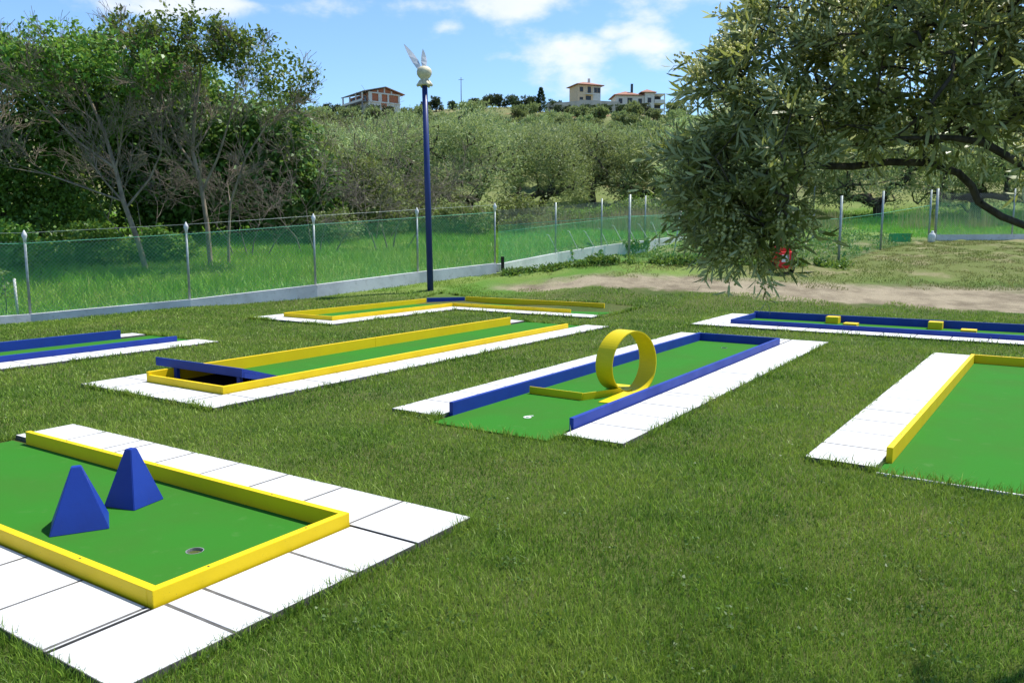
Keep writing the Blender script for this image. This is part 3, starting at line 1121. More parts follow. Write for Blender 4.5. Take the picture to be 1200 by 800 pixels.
# slanted white stakes on the back wall
stk = [(1.60, 27.95), (2.35, 28.8), (3.0, 29.45), (3.55, 30.0), (4.2, 30.6), (4.75, 31.1), (5.35, 31.7), (5.85, 32.3), (6.5, 33.1)]
WST = mat_simple("white_stake_paint", (0.68, 0.68, 0.66), .6, .2, 20)
for i, (x, y) in enumerate(stk):
    bm = bmesh.new()
    h = .62 + .05 * math.sin(i * 2.1)
    lean = .34 + .06 * math.sin(i * 3.3)
    add_tube(bm, [(0, 0, 0), (-lean, 0, h), (-lean - .07, 0, h + .015)], [.016, .016, .016], 6)
    o = bm_obj('leaning_stake', bm, WST)
    o.location = (x, y - .16, float(np.interp(x, [p[0] for p in BF], BF_TOP)) - .02)
    tag(o, 'thin white stake with a hooked top leaning left along the rough white wall', 'stake', 'white stakes leaning in a row on the back wall')

# front fence of the vegetable plot
FF = [(-.40, 24.0), (3.4, 23.4), (9.3, 22.9), (12.3, 26.9), (16.0, 31.0)]
FZ = [float(zt(x, y)) for x, y in FF]
t = empty('plot_fence', (3.4, 23.4, FZ[1]))
tag(t, 'green net fence on bare steel posts round the planted plot, bending back right', 'fence')
for i, ((x, y), z) in enumerate(zip(FF, FZ)):
    if i:
        post(t, x, y, z - .1, z + 1.93, .035, False)
net_part('net', NET, FF, [z + .02 for z in FZ], [FZ[0] + 1.42, FZ[1] + 1.32, FZ[2] + 1.28, FZ[3] + 1.2, FZ[4] + 1.35], t, .06)
cord('top_cord', [(x, y - .01, z) for (x, y), z in zip(FF, [FZ[0] + 1.42, FZ[1] + 1.32, FZ[2] + 1.28, FZ[3] + 1.2, FZ[4] + 1.35])], .007, NETCORD, t)
finish_world(t)
o = None

# right fence behind the rough grass
RF = [(16.35, 31.2), (19.5, 31.5), (23, 31.8), (27, 32.0), (32, 32.2)]
RFT = [1.70, 1.72, 1.74, 1.76, 1.78]
low_wall(RF, RFT, .18, 'low grey concrete wall under the net fence at the far right', .35)
t = empty('side_fence', (19.5, 31.5, 1.7))
tag(t, 'green net and wire fence standing on the grey concrete wall at the far right', 'fence')
for i, ((x, y), z) in enumerate(zip(RF, RFT)):
    post(t, x, y, z - .35, z + 1.75, .05 if i == 0 else .03, False)
net_part('net', NET, [(x, y + .05) for x, y in RF], RFT, [z + 1.25 for z in RFT], t, .03)
net_part('chain_link', CHAIN, [(x, y) for x, y in RF], RFT, [z + 1.6 for z in RFT], t, .02)
bm = bmesh.new()
add_tube(bm, [(20.9, 31.2, 1.5), (21.6, 31.55, 2.35)], .03, 6)
bm_obj('brace', bm, GALV, t)
finish_world(t)

# leaning white pole at the bend
bm = bmesh.new()
add_tube(bm, [(0, 0, -.1), (.30, .1, 1.9)], .03, 8)
o = bm_obj('leaning_pole', bm, WST)
o.location = (6.15, 30.6, float(zt(6.15, 30.6)))
tag(o, 'white pole leaning right inside the plot just left of the olive leaves', 'pole')
# sapling with white stake behind the left net
bm = bmesh.new()
add_tube(bm, [(0, 0, 0), (-.02, 0, .95)], .028, 8)
o = bm_obj('support_stake', bm, WST)
zz = float(zt(-10.9, 17.9))
o.location = (-11.0, 17.75, zz)
tag(o, 'white support stake beside the small sapling behind the green net', 'stake')

# red upright machine under the olive branches


def red_machine():
    x, y = 7.25, 21.6
    z = float(zt(x, y))
    t = empty('garden_machine', (x, y, z), R(12))
    t.scale = (1.05, 1.05, 1.4)
    tag(t, 'red upright garden machine half hidden behind the hanging olive leaves', 'machine')
    RED = mat_paint("red_enamel", (0.62, 0.02, 0.018), (0.45, 0.015, 0.012), .35, .4)
    bm = bmesh.new()
    add_box(bm, -.24, .24, -.18, .18, .09, .42, .05)
    add_box(bm, -.19, .19, -.14, .14, .40, .52, .04)
    bm_obj('housing', bm, RED, t)
    bm = bmesh.new()
    add_tube(bm, [(.02, 0, .50), (.02, 0, .78), (-.04, 0, .92), (-.20, 0, .99), (-.30, 0, .86)], [.07, .07, .08, .10, .08], 12)
    bm_obj('hood', bm, RED, t)
    bm = bmesh.new()
    add_box(bm, -.12, .08, -.20, -.183, .22, .36, .004)
    bm_obj('label_plate', bm, WST, t)
    for s in (-1, 1):
        bm = bmesh.new()
        add_tube(bm, [(s * .255, 0, .11), (s * .31, 0, .11)], .11, 16)
        bm_obj('wheel', bm, PIT, t)
    bm = bmesh.new()
    add_tube(bm, [(.13, .05, .5), (.17, .1, .8), (.14, .12, 1.0)], .016, 8)
    bm_obj('handle', bm, PIT, t)


red_machine()

# green crate and white canister near the end post
bm = bmesh.new()
add_box(bm, -.32, .32, -.2, .2, 0, .03)
for (a, b, c, d) in ((-.32, -.29, -.2, .2), (.29, .32, -.2, .2), (-.289, .289, -.2, -.17), (-.289, .289, .17, .2)):
    add_box(bm, a, b, c, d, .031, .30, .004)
add_box(bm, -.34, .34, -.22, -.201, .26, .31, .003)
o = bm_obj('plastic_crate', bm, mat_simple("green_plastic", (0.02, 0.26, 0.09), .45, .2, 12))
o.location = (14.6, 30.4, float(zt(14.6, 30.4)) + .01)
tag(o, 'green plastic crate on the grass at the end of the plot fence', 'crate')
bm = bmesh.new()
add_lathe(bm, [(.10, 0), (.13, .03), (.13, .26), (.10, .33), (.045, .38), (.045, .43), (.03, .44)], 16)
o = bm_obj('canister', bm, WST)
o.location = (15.75, 30.3, float(zt(15.75, 30.3)) - .01)
o.rotation_euler = (0, .06, 0)
tag(o, 'small white canister standing beside the end post of the plot fence', 'canister')

# ------------------------------------------------------------------ houses on the hill
HW = mat_simple("white_render", (0.66, 0.64, 0.60), .85, .15, 1.5)
HCREAM = mat_simple("cream_render", (0.68, 0.52, 0.34), .85, .15, 1.5)
HBRICK = mat_simple("hollow_brick", (0.50, 0.17, 0.09), .9, .3, 6)
HROOF = mat_simple("terracotta_tiles", (0.36, 0.17, 0.11), .85, .3, 3)
HCONC = mat_simple("grey_concrete", (0.22, 0.22, 0.22), .85, .2, 2)
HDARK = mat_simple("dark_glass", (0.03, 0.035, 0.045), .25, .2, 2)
HSHUT = mat_simple("brown_shutter", (0.14, 0.07, 0.04), .7, .2, 4)
HWALL2 = mat_simple("pale_retaining_wall", (0.50, 0.47, 0.40), .9, .25, .6)


def part_box(name, mat, parent, x0, x1, y0, y1, z0, z1, bev=0.0):
    bm = bmesh.new()
    add_box(bm, x0, x1, y0, y1, z0, z1, bev)
    return bm_obj(name, bm, mat, parent)


def window(parent, x, y, z, w, h, nrm, shut=True):
    """nrm: 'y-' window on a wall facing -y at y, 'x+' on wall facing +x"""
    fr = bmesh.new()
    ga = bmesh.new()
    f = .08
    if nrm == 'y-':
        for a in ((x - w / 2 - f, x + w / 2 + f, z - f, z), (x - w / 2 - f, x + w / 2 + f, z + h, z + h + f), (x - w / 2 - f, x - w / 2, z + .001, z + h - .001), (x + w / 2, x + w / 2 + f, z + .001, z + h - .001)):
            add_box(fr, a[0], a[1], y - .07, y + .02, a[2], a[3])
        add_box(ga, x - w / 2 + .002, x + w / 2 - .002, y - .02, y + .03, z + .002, z + h - .002)
    else:
        for a in ((y - w / 2 - f, y + w / 2 + f, z - f, z), (y - w / 2 - f, y + w / 2 + f, z + h, z + h + f), (y - w / 2 - f, y - w / 2, z + .001, z + h - .001), (y + w / 2, y + w / 2 + f, z + .001, z + h - .001)):
            s = 1 if nrm == 'x+' else -1
            add_box(fr, min(x - .02 * s, x + .07 * s), max(x - .02 * s, x + .07 * s), a[0], a[1], a[2], a[3])
        add_box(ga, min(x - .03, x + .02), max(x - .02, x + .03), y - w / 2 + .002, y + w / 2 - .002, z + .002, z + h - .002)
    o = bm_obj('window', fr, HSHUT if shut else HW, parent)
    bm_obj('pane', ga, HDARK, o)


def gable_house():
    # long side faces the camera's left, gable faces right-front; origin at the near corner
    X, Y = -40.6, 234.0
    z = 38.2
    t = empty('unfinished_house', (X, Y, z), R(36))
    tag(t, 'half built hilltop house with white frame, red brick infill and low gable roof', 'house')
    # local: +x runs along the gable wall (to the right), +y runs back along the left long side
    Wg, Lg, H = 9.8, 15.0, 5.0
    part_box('wall', HW, t, 0.05, Wg, 0.2, Lg, -4, 2.2)
    # upper storey: brick panels set back in a white frame
    part_box('brick_wall', HBRICK, t, .2, Wg - .2, .30, Lg - .2, 2.2, H + .1)
    for x in (0.0, 3.0, 5.8, Wg - .6):
        part_box('column', HW, t, x, x + (1.0 if x in (0.0, 3.0) else .5), 0, .4, 2.2, H - .002)
    part_box('beam', HW, t, -.1, Wg + .1, -.06, .45, H, H + .45)
    part_box('beam', HW, t, -.1, Wg + .1, -.06, .45, 1.9, 2.35)
    part_box('brick_panel', HBRICK, t, 3.9, 5.6, .1, .3, .3, 1.85)
    # gable infill
    bm = bmesh.new()
    vs = [bm.verts.new(p) for p in ((.1, .2, H + .45), (Wg - .1, .2, H + .45), (Wg / 2, .2, H + 2.2), (.1, .5, H + .45), (Wg - .1, .5, H + .45), (Wg / 2, .5, H + 2.2))]
    for f in ((0, 1, 2), (5, 4, 3), (0, 3, 4, 1), (1, 4, 5, 2), (2, 5, 3, 0)):
        bm.faces.new([vs[i] for i in f])
    bm_obj('gable', bm, HBRICK, t)
    for x, h in ((2.6, .8), (4.7, 1.75), (6.9, .9)):
        part_box('gable_post', HW, t, x, x + .4, .05, .35, H + .452, H + .45 + h)
    # roof: two slabs
    for s in (0, 1):
        bm = bmesh.new()
        if s == 0:
            a, b, za, zb = -1.9, Wg / 2, H + .15, H + 2.35
        else:
            a, b, za, zb = Wg / 2 + .01, Wg + 1.2, H + 2.35, H + .35
        y0, y1 = -.8, Lg + 1.2
        add_prism(bm, [(a, y0, za), (b, y0, zb), (b, y1, zb), (a, y1, za), (a, y0, za + .28), (b, y0, zb + .28), (b, y1, zb + .28), (a, y1, za + .28)])
        bm_obj('roof', bm, HCONC if s == 0 else HROOF, t)
    # balcony along the long side
    part_box('balcony', HCONC, t, -1.9, -.01, .5, Lg + .5, 1.95, 2.2)
    part_box('parapet', HW, t, -1.9, -1.75, .5, Lg + .5, 2.21, 2.9)
    for y in (.6, 5.2, 9.8, Lg):
        part_box('balcony_post', HW, t, -1.85, -1.5, y, y + .35, 2.905, H + .15)
        part_box('balcony_post', HCONC, t, -1.85, -1.5, y, y + .35, -1.5, 1.94)
    for y in (3.0, 7.5, 12.0):
        window(t, .2, y, 2.6, 1.6, 2.0, 'x-')
    t.scale = (1.02, .9, .8)
    return t


def hip_roof(parent, x0, x1, y0, y1, z, h, over=.7, mat=None):
    bm = bmesh.new()
    x0 -= over
    x1 += over
    y0 -= over
    y1 += over
    cx, cy = (x0 + x1) / 2, (y0 + y1) / 2
    if x1 - x0 > y1 - y0:
        d = (y1 - y0) / 2
        r0, r1 = (x0 + d, cy, z + h), (x1 - d, cy, z + h)
    else:
        d = (x1 - x0) / 2
        r0, r1 = (cx, y0 + d, z + h), (cx, y1 - d, z + h)
    b = [bm.verts.new(p) for p in ((x0, y0, z), (x1, y0, z), (x1, y1, z), (x0, y1, z))]
    b2 = [bm.verts.new(p) for p in ((x0, y0, z + .18), (x1, y0, z + .18), (x1, y1, z + .18), (x0, y1, z + .18))]
    r = [bm.verts.new(r0), bm.verts.new(r1)]
    bm.faces.new(b[::-1])
    for k in range(4):
        bm.faces.new((b[k], b[(k + 1) % 4], b2[(k + 1) % 4], b2[k]))
    if x1 - x0 > y1 - y0:
        bm.faces.new((b2[0], b2[1], r[1], r[0]))
        bm.faces.new((b2[1], b2[2], r[1]))
        bm.faces.new((b2[2], b2[3], r[0], r[1]))
        bm.faces.new((b2[3], b2[0], r[0]))
    else:
        bm.faces.new((b2[0], b2[1], r[0]))
        bm.faces.new((b2[1], b2[2], r[1], r[0]))
        bm.faces.new((b2[2], b2[3], r[1]))
        bm.faces.new((b2[3], b2[0], r[0], r[1]))
    return bm_obj('roof', bm, mat or HROOF, parent)


def villa_cream():
    X, Y = 20.6, 258.0
    z = 43.2
    t = empty('cream_house', (X, Y, z), R(20))
    tag(t, 'small two storey cream house with hipped tile roof on the hilltop', 'house')
    part_box('wall', HCREAM, t, 0, 5.2, 0, 6.5, -3, 5.6)
    part_box('side_wall', HW, t, 5.21, 8.0, .3, 6.5, -3, 5.6)
    r = hip_roof(t, 0, 8.0, 0, 6.5, 5.61, 1.5, .8)
    part_box('chimney', HW, r, 5.0, 5.6, 3, 3.6, 6.4, 8.3)
    for x, zz, w, h in ((1.2, 3.6, 1.0, 1.3), (3.9, 3.4, 1.0, 1.7), (1.2, .6, 1.0, 1.2), (3.6, .3, 1.6, 2.0)):
        window(t, x, 0, zz, w, h, 'y-')
    for x in (6.2, 7.3):
        window(t, x, .3, 3.6, .8, 1.4, 'y-')
    part_box('balcony', HW, t, 2.6, 5.3, -1.1, -.01, 2.7, 2.9)
    return t


def villa_white():
    X, Y = 33.0, 262.0
    z = 42.6
    t = empty('white_house', (X, Y, z), R(4))
    tag(t, 'long white hilltop house with red hipped roofs and shaded balconies', 'house')
    part_box('wall', HW, t, 0, 9.2, 0, 8, -3, 3.6)
    part_box('wing', HW, t, 9.21, 12.2, -.8, 8, -3, 4.4)
    r = hip_roof(t, 0, 7.5, 0, 8, 3.61, 1.9, .8)
    part_box('chimney', HDARK, r, 5.2, 5.9, 2, 2.7, 4.6, 7.6)
    hip_roof(t, 8.2, 12.2, -.8, 8, 4.41, 1.4, .6)
    part_box('balcony_slab', HW, t, 12.22, 15.6, -1.2, 7, 1.2, 1.45)
    part_box('balcony_slab', HW, t, 12.22, 15.6, -1.2, 7, 3.9, 4.15)
    part_box('balcony_rail', HW, t, 12.22, 15.6, -1.2, -1.05, 1.5, 2.3)
    part_box('lower_rail', HW, t, 12.22, 15.6, -1.2, -1.05, -1.2, -.5)
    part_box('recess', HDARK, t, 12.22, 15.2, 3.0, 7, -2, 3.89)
    part_box('balcony_post', HW, t, 15.3, 15.6, -1.0, -.7, -3, 3.89)
    for x, zz, w, h in ((1.5, 1.2, 1.0, 1.4), (4.5, 1.0, 1.4, 1.8), (7.8, 1.2, 1.0, 1.4)):
        window(t, x, 0, zz, w, h, 'y-')
    window(t, 10.6, -.8, 1.4, 1.0, 1.4, 'y-')
    return t


gable_house()
villa_cream()
villa_white()
bm = bmesh.new()
for (xa, ya, xb, yb, za, zb) in ((10.5, 249, 20.5, 250.5, 41.6, 42.6), (20.52, 250.5, 33, 252, 43.0, 42.6)):
    add_prism(bm, [(xa, ya, 36), (xb, yb, 36), (xb, yb + .6, 36), (xa, ya + .6, 36), (xa, ya, za), (xb, yb, zb), (xb, yb + .6, zb), (xa, ya + .6, za)])
o = bm_obj('retaining_wall', bm, HWALL2)
tag(o, 'long pale retaining wall below the cream and white houses on the hilltop', 'wall')
# thin utility pole on the skyline
bm = bmesh.new()
add_tube(bm, [(0, 0, -1), (0, 0, 9.5)], [.14, .09], 8)
add_tube(bm, [(-.8, 0, 8.8), (.8, 0, 8.8)], .06, 6)
o = bm_obj('utility_pole', bm, BARK_DARK)
o.location = (-15.4, 250, float(zt(-15.4, 250)))
tag(o, 'thin utility pole on the skyline right of the brick house', 'pole')

# ------------------------------------------------------------------ foliage tools


def unit(v):
    return v / np.maximum(np.linalg.norm(v, axis=1, keepdims=True), 1e-9)


def leaves(C, D, N, Lh, Wd, shape='diamond'):
    """C base points, D directions (unit), N normals; returns V, loops, starts, totals, per-vert source index"""
    n = len(C)
    S = unit(np.cross(D, N))
    Lh = np.broadcast_to(np.asarray(Lh, float), (n,))[:, None]
    Wd = np.broadcast_to(np.asarray(Wd, float), (n,))[:, None]
    Nn = unit(np.cross(S, D))
    if shape == 'diamond':
        P = [C, C + D * Lh * .45 + S * Wd * .5, C + D * Lh, C + D * Lh * .45 - S * Wd * .5]
    elif shape == 'hex':
        P = [C, C + D * Lh * .28 + S * Wd * .45 + Nn * Wd * .12, C + D * Lh * .66 + S * Wd * .42 + Nn * Wd * .10, C + D * Lh - Nn * Lh * .06,
             C + D * Lh * .66 - S * Wd * .42 + Nn * Wd * .10, C + D * Lh * .28 - S * Wd * .45 + Nn * Wd * .12]
    elif shape == 'lobed':
        P = [C, C + D * Lh * .25 + S * Wd * .5, C + D * Lh * .55 + S * Wd * .35, C + D * Lh, C + D * Lh * .55 - S * Wd * .35, C + D * Lh * .25 - S * Wd * .5]
    k = len(P)
    V = np.stack(P, 1).reshape(-1, 3)
    return V, k


def leaf_object(name, C, D, N, Lh, Wd, v, mat, parent=None, shape='diamond'):
    V, k = leaves(C, D, N, Lh, Wd, shape)
    n = len(C)
    loops = np.arange(n * k)
    return from_arrays(name, V, loops, np.arange(n) * k, np.full(n, k), mat, parent, attr=np.repeat(v, k))


def rand_dirs(n, r, up=0.0, flat=1.0):
    d = r.normal(0, 1, (n, 3))
    d[:, 2] = d[:, 2] * flat + up
    return unit(d)


def lobes_points(lobes, n, r, per=26, sig=.16, shell=.33):
    """clustered points in ellipsoid lobes [(cx,cy,cz,rx,ry,rz)], denser towards the outside, with gaps between clumps"""
    L = np.array(lobes, float)
    vol = L[:, 3] * L[:, 4] * L[:, 5]
    w = vol ** .75
    w /= w.sum()
    nc = max(4, n // per)
    idx = r.choice(len(L), nc, p=w)
    d = rand_dirs(nc, r)
    rad = r.random(nc) ** shell
    cc = L[idx, :3] + d * rad[:, None] * L[idx, 3:]
    pi = r.integers(0, nc, n)
    s = L[idx[pi], 3:] * sig
    P = cc[pi] + r.normal(0, 1, (n, 3)) * s
    out = unit((P - L[idx[pi], :3]) / L[idx[pi], 3:])
    tone = r.random(nc)[pi]
    return P, out, tone


def skeleton(start_nodes, tips, r, step=.3, jitter=.05, droop=0.0):
    """start_nodes: list of polylines (lists of xyz); grows a branch from the nearest node to every tip"""
    nodes, par = [], []
    for pl in start_nodes:
        prev = -1
        if nodes:
            A = np.array(nodes)
            prev = int(np.argmin(((A - np.array(pl[0])) ** 2).sum(1)))
        for p in pl:
            nodes.append(np.array(p, float))
            par.append(prev)
            prev = len(nodes) - 1
    A = np.zeros((200000, 3))
    A[:len(nodes)] = nodes
    cnt = len(nodes)
    tips = np.array(tips)
    root = A[0]
    order = np.argsort(((tips - root) ** 2).sum(1))
    tipn = []
    for ti in order:
        t = tips[ti]
        d2 = ((A[:cnt] - t) ** 2).sum(1)
        j = int(np.argmin(d2))
        dist = math.sqrt(d2[j])
        k = max(1, int(dist / step))
        a = A[j].copy()
        mid = np.array([0, 0, 1.0]) * dist * r.uniform(-.1, .22) - np.array([0, 0, droop * dist])
        pr = j
        for q in range(1, k + 1):
            f = q / k
            p = a + (t - a) * f + mid * (f * (1 - f)) * 2
            if q < k:
                p = p + r.normal(0, jitter * step, 3)
            A[cnt] = p
            par.append(pr)
            pr = cnt
            cnt += 1
        tipn.append(pr)
    A = A[:cnt]
    return A, np.array(par), tipn


def pipe_radii(par, tipn, r_tip, expo=.5, rmax=None):
    n = len(par)
    w = np.zeros(n)
    for t in tipn:
        w[t] += 1
    for i in range(n - 1, 0, -1):
        if par[i] >= 0:
            w[par[i]] += w[i]
    rad = r_tip * np.maximum(w, .6) ** expo
    if rmax:
        rad = np.minimum(rad, rmax)
    return rad


def tubes(name, A, par, rad, mat, parent=None, n=5, r_min=0.0):
    idx = np.where((par >= 0))[0]
    if r_min:
        idx = idx[rad[idx] >= r_min]
    P0 = A[par[idx]]
    P1 = A[idx]
    r1 = rad[idx]
    r0 = np.minimum(rad[par[idx]], r1 * 1.6)
    d = unit(P1 - P0)
    ref = np.where(np.abs(d[:, 2:3]) < .85, np.array([[0, 0, 1.0]]), np.array([[1.0, 0, 0]]))
    x = unit(np.cross(d, ref))
    y = np.cross(d, x)
    an = np.arange(n) * 2 * math.pi / n
    c, s = np.cos(an), np.sin(an)
    ring = x[:, None, :] * c[None, :, None] + y[:, None, :] * s[None, :, None]
    V0 = P0[:, None, :] - d[:, None, :] * (r0 * .3)[:, None, None] + ring * r0[:, None, None]
    V1 = P1[:, None, :] + ring * r1[:, None, None]
    V = np.concatenate([V0, V1], 1).reshape(-1, 3)
    m = len(idx)
    k = np.arange(n)
    q = np.stack([k, (k + 1) % n, (k + 1) % n + n, k + n], -1)[None] + (np.arange(m) * 2 * n)[:, None, None]
    q = q.reshape(-1, 4)
    return from_arrays(name, V, q.ravel(), np.arange(len(q)) * 4, np.full(len(q), 4), mat, parent, smooth=True)


def copy_thing(t, loc, rz, sc, label=None):
    c = t.copy()
    COL.objects.link(c)
    c.location = loc
    c.rotation_euler = (0, 0, rz)
    c.scale = sc if isinstance(sc, tuple) else (sc, sc, sc)
    if label:
        c['label'] = label
    for ch in list(t.children):
        d = ch.copy()
        COL.objects.link(d)
        d.parent = c
    return c


# ------------------------------------------------------------------ mid-distance olive trees behind the fence


def make_olive(seed, rx, h, n=15000, leafmat=None, ll=.22, lw=.055, name='olive_tree'):
    r = np.random.default_rng(seed)
    t = empty(name, (0, 0, -50))
    lobes = []
    for k in range(11):
        a = r.uniform(0, 2 * math.pi)
        q = rx * r.uniform(.25, .72)
        zc = h * r.uniform(.42, .78)
        s = rx * r.uniform(.30, .46)
        lobes.append((q * math.cos(a), q * math.sin(a), zc, s, s, s * r.uniform(.7, 1.05)))
    lobes.append((0, 0, h * .72, rx * .45, rx * .45, h * .24))
    for k in range(5):
        a = r.uniform(0, 2 * math.pi)
        lobes.append((rx * .7 * math.cos(a), rx * .7 * math.sin(a), h * .30, rx * .32, rx * .32, h * .18))
    P, out, tone = lobes_points(lobes, n, r, per=22, sig=.17, shell=.30)
    keep = P[:, 2] > .25
    P, out, tone = P[keep], out[keep], tone[keep]
    D = unit(out * .7 + rand_dirs(len(P), r, .45) * .9)
    N = unit(rand_dirs(len(P), r, .5) + out * .6)
    v = np.clip(tone * .6 + r.random(len(P)) * .4, 0, 1)
    leaf_object('crown', P, D, N, r.uniform(.6, 1.3, len(P)) * ll, r.uniform(.8, 1.2, len(P)) * lw, v, leafmat or LEAF_MID, t)
    tips = np.array([l[:3] for l in lobes] + [np.array(l[:3]) + rand_dirs(1, r)[0] * l[3] * .7 for l in lobes for _ in range(4)])
    A, par, tipn = skeleton([[(0, 0, -.3), (.05, 0, .3), (.12, .05, .8), (.05, .1, 1.2)]], tips, r, .4, .25)
    rad = pipe_radii(par, tipn, .022, .55, .34)
    tubes('trunk', A, par, rad, BARK_OLIVE, t, 6)
    return t


protos = [make_olive(101 + i, rx, h) for i, (rx, h) in enumerate(((3.4, 5.6), (3.0, 5.2), (3.8, 6.2), (2.6, 4.4), (3.2, 5.0)))]
used = [False] * len(protos)


def place(protos, used, k, x, y, sc, rz, label, cat, group, dz=0.0):
    z = float(zt(x, y)) - .1 + dz
    if not used[k]:
        used[k] = True
        o = protos[k]
        o.location = (x, y, z)
        o.rotation_euler = (0, 0, rz)
        o.scale = (sc, sc, sc)
    else:
        o = copy_thing(protos[k], (x, y, z), rz, sc)
    tag(o, label, cat, group)
    return o


row1 = [(-6.8, 43, 0, .95), (-2.2, 42.5, 2, 1.0), (1.6, 45.5, 0, .92), (5.0, 50, 1, .95), (8.4, 47, 3, 1.1), (11.0, 42.5, 2, 1.02), (15.0, 45, 1, 1.1),
        (19.5, 43, 0, 1.05), (24, 42, 4, 1.1), (29, 44, 2, 1.0), (34, 43, 1, 1.05), (-11, 46, 4, 1.05), (-15.5, 44, 1, .95), (39, 45, 0, 1.0)]
for i, (x, y, k, s) in enumerate(row1):
    place(protos, used, k, x, y, s, rnd.uniform(0, 6.28), 'large silvery green olive tree in the front row behind the fences', 'olive tree', 'large olive trees behind the fences')
row2 = []
for k in range(30):
    x = -24 + k * 2.6 + rnd.uniform(-1, 1)
    y = 60 + (k * 7 % 5) * 4.2 + rnd.uniform(-1.5, 1.5)
    row2.append((x, y, rnd.randrange(5), rnd.uniform(.8, 1.05)))
for x, y, k, s in row2:
    place(protos, used, k, x, y, s, rnd.uniform(0, 6.28), 'silvery green olive tree on rising ground just beyond the front row', 'olive tree', 'olive trees of the middle grove')

# hillside trees
hp = [make_olive(201 + i, rx, h, n=2300, leafmat=LEAF_HILL, ll=.55, lw=.20) for i, (rx, h) in enumerate(((2.8, 4.0), (2.4, 3.4), (3.1, 4.3), (2.1, 3.0)))]
hu = [False] * 4
cnt = 0
rr = random.Random(5)
ypos = 82.0
while ypos < 255 and cnt < 245:
    half = ypos * .46
    stepx = 5.3 + (ypos - 80) * .050
    x = -half * .82 + rr.uniform(0, stepx)
    while x < half and cnt < 245:
        yy = ypos + rr.uniform(-3, 3)
        # leave some clearings
        cl = math.sin(x * .11 + 2.0) * math.sin(yy * .07 + .7)
        near_h = (abs(x + 40) < 15 and 222 < yy < 260) or (9 < x < 52 and 240 < yy < 275)
        if cl < .62 and not near_h:
            place(hp, hu, rr.randrange(4), x, yy, rr.uniform(.75, 1.15), rr.uniform(0, 6.28), 'small olive tree among the many covering the far hillside', 'olive tree', 'olive trees covering the far hillside')
            cnt += 1
        x += stepx * rr.uniform(.75, 1.3)
    ypos += 5.2 + (ypos - 80) * .03

# darker round trees on the skyline and by the houses
dp = [make_olive(301 + i, rx, h, n=2600, leafmat=LEAF_DARK, ll=.5, lw=.22, name='round_tree') for i, (rx, h) in enumerate(((2.4, 4.6), (2.0, 3.6), (2.9, 4.4)))]
du = [False] * 3
sky = [(-25.5, 244, 1, .9), (-22.6, 246, 0, .95), (-12.4, 250, 0, .7), (-10.8, 251, 0, .7), (-8.6, 251, 0, .75), (-6, 250, 2, .95), (-3.9, 250, 0, .9), (0.0, 250, 2, .9), (2.0, 251, 1, .9), (5.2, 250, 2, 1.15),
       (7.6, 251, 1, .9), (12.3, 251, 1, 1.0), (14.5, 252, 1, .9), (-18, 248, 1, .8), (-15, 249, 1, .6)]
for x, y, k, s in sky:
    place(dp, du, k, x, y, s, rr.uniform(0, 6), 'small dark round tree on the skyline between brick house and cream house', 'tree', 'dark round trees on the skyline')
near_houses = [(24.0, 247, 1, 1.0), (28.5, 246.5, 2, .9), (31.6, 246, 0, .8), (38.6, 247, 2, 1.15), (34.8, 248, 1, 1.0), (21.5, 243, 2, .95), (16.2, 243, 1, .95), (26, 241, 2, 1.0), (13, 240, 2, .9), (31, 239, 2, 1.0), (36, 238, 1, 1.1), (20, 237, 0, .8)]
near_houses = [(x, y - 4, k, s * .72) for x, y, k, s in near_houses]
for x, y, k, s in near_houses:
    place(dp, du, k, x, y, s, rr.uniform(0, 6), 'small dark round tree in front of the cream and white hilltop houses', 'tree', 'dark round trees before the hilltop houses', dz=-.2)
by_brick = [(-47.5, 226, 2, .9), (-43, 225, 1, 1.0), (-38, 225.5, 2, .85), (-34, 226, 1, .9), (-52, 229, 0, .9)]
for x, y, k, s in by_brick:
    place(dp, du, k, x, y, s, rr.uniform(0, 6), 'dark bushy tree just below the half built brick house', 'tree', 'dark trees below the brick house')


# conifer on the skyline
def conifer():
    r = np.random.default_rng(77)
    x, y = 8.7, 248
    t = empty('conifer_tree', (x, y, float(zt(x, y)) - .3))
    tag(t, 'dark pointed conifer rising above the skyline left of the cream house', 'conifer')
    n = 3000
    f = r.random(n) ** .8
    zz = .6 + f * 7.0
    rad = (1 - f) ** .8 * 2.2 * (0.55 + .45 * np.abs(np.sin(zz * 3.2))) * r.random(n) ** .4
    a = r.uniform(0, 2 * math.pi, n)
    P = np.stack([rad * np.cos(a), rad * np.sin(a), zz], -1)
    D = unit(np.stack([np.cos(a), np.sin(a), np.full(n, -.1)], -1) + rand_dirs(n, r) * .4)
    leaf_object('crown', P, D, rand_dirs(n, r, 1.0), .55, .2, r.random(n), LEAF_DARK, t)
    bm = bmesh.new()
    add_tube(bm, [(0, 0, -.5), (0, 0, 7.4)], [.16, .03], 6)
    bm_obj('trunk', bm, BARK_DARK, t)


conifer()

# ------------------------------------------------------------------ left trees: leafy masses and bare-branched trees


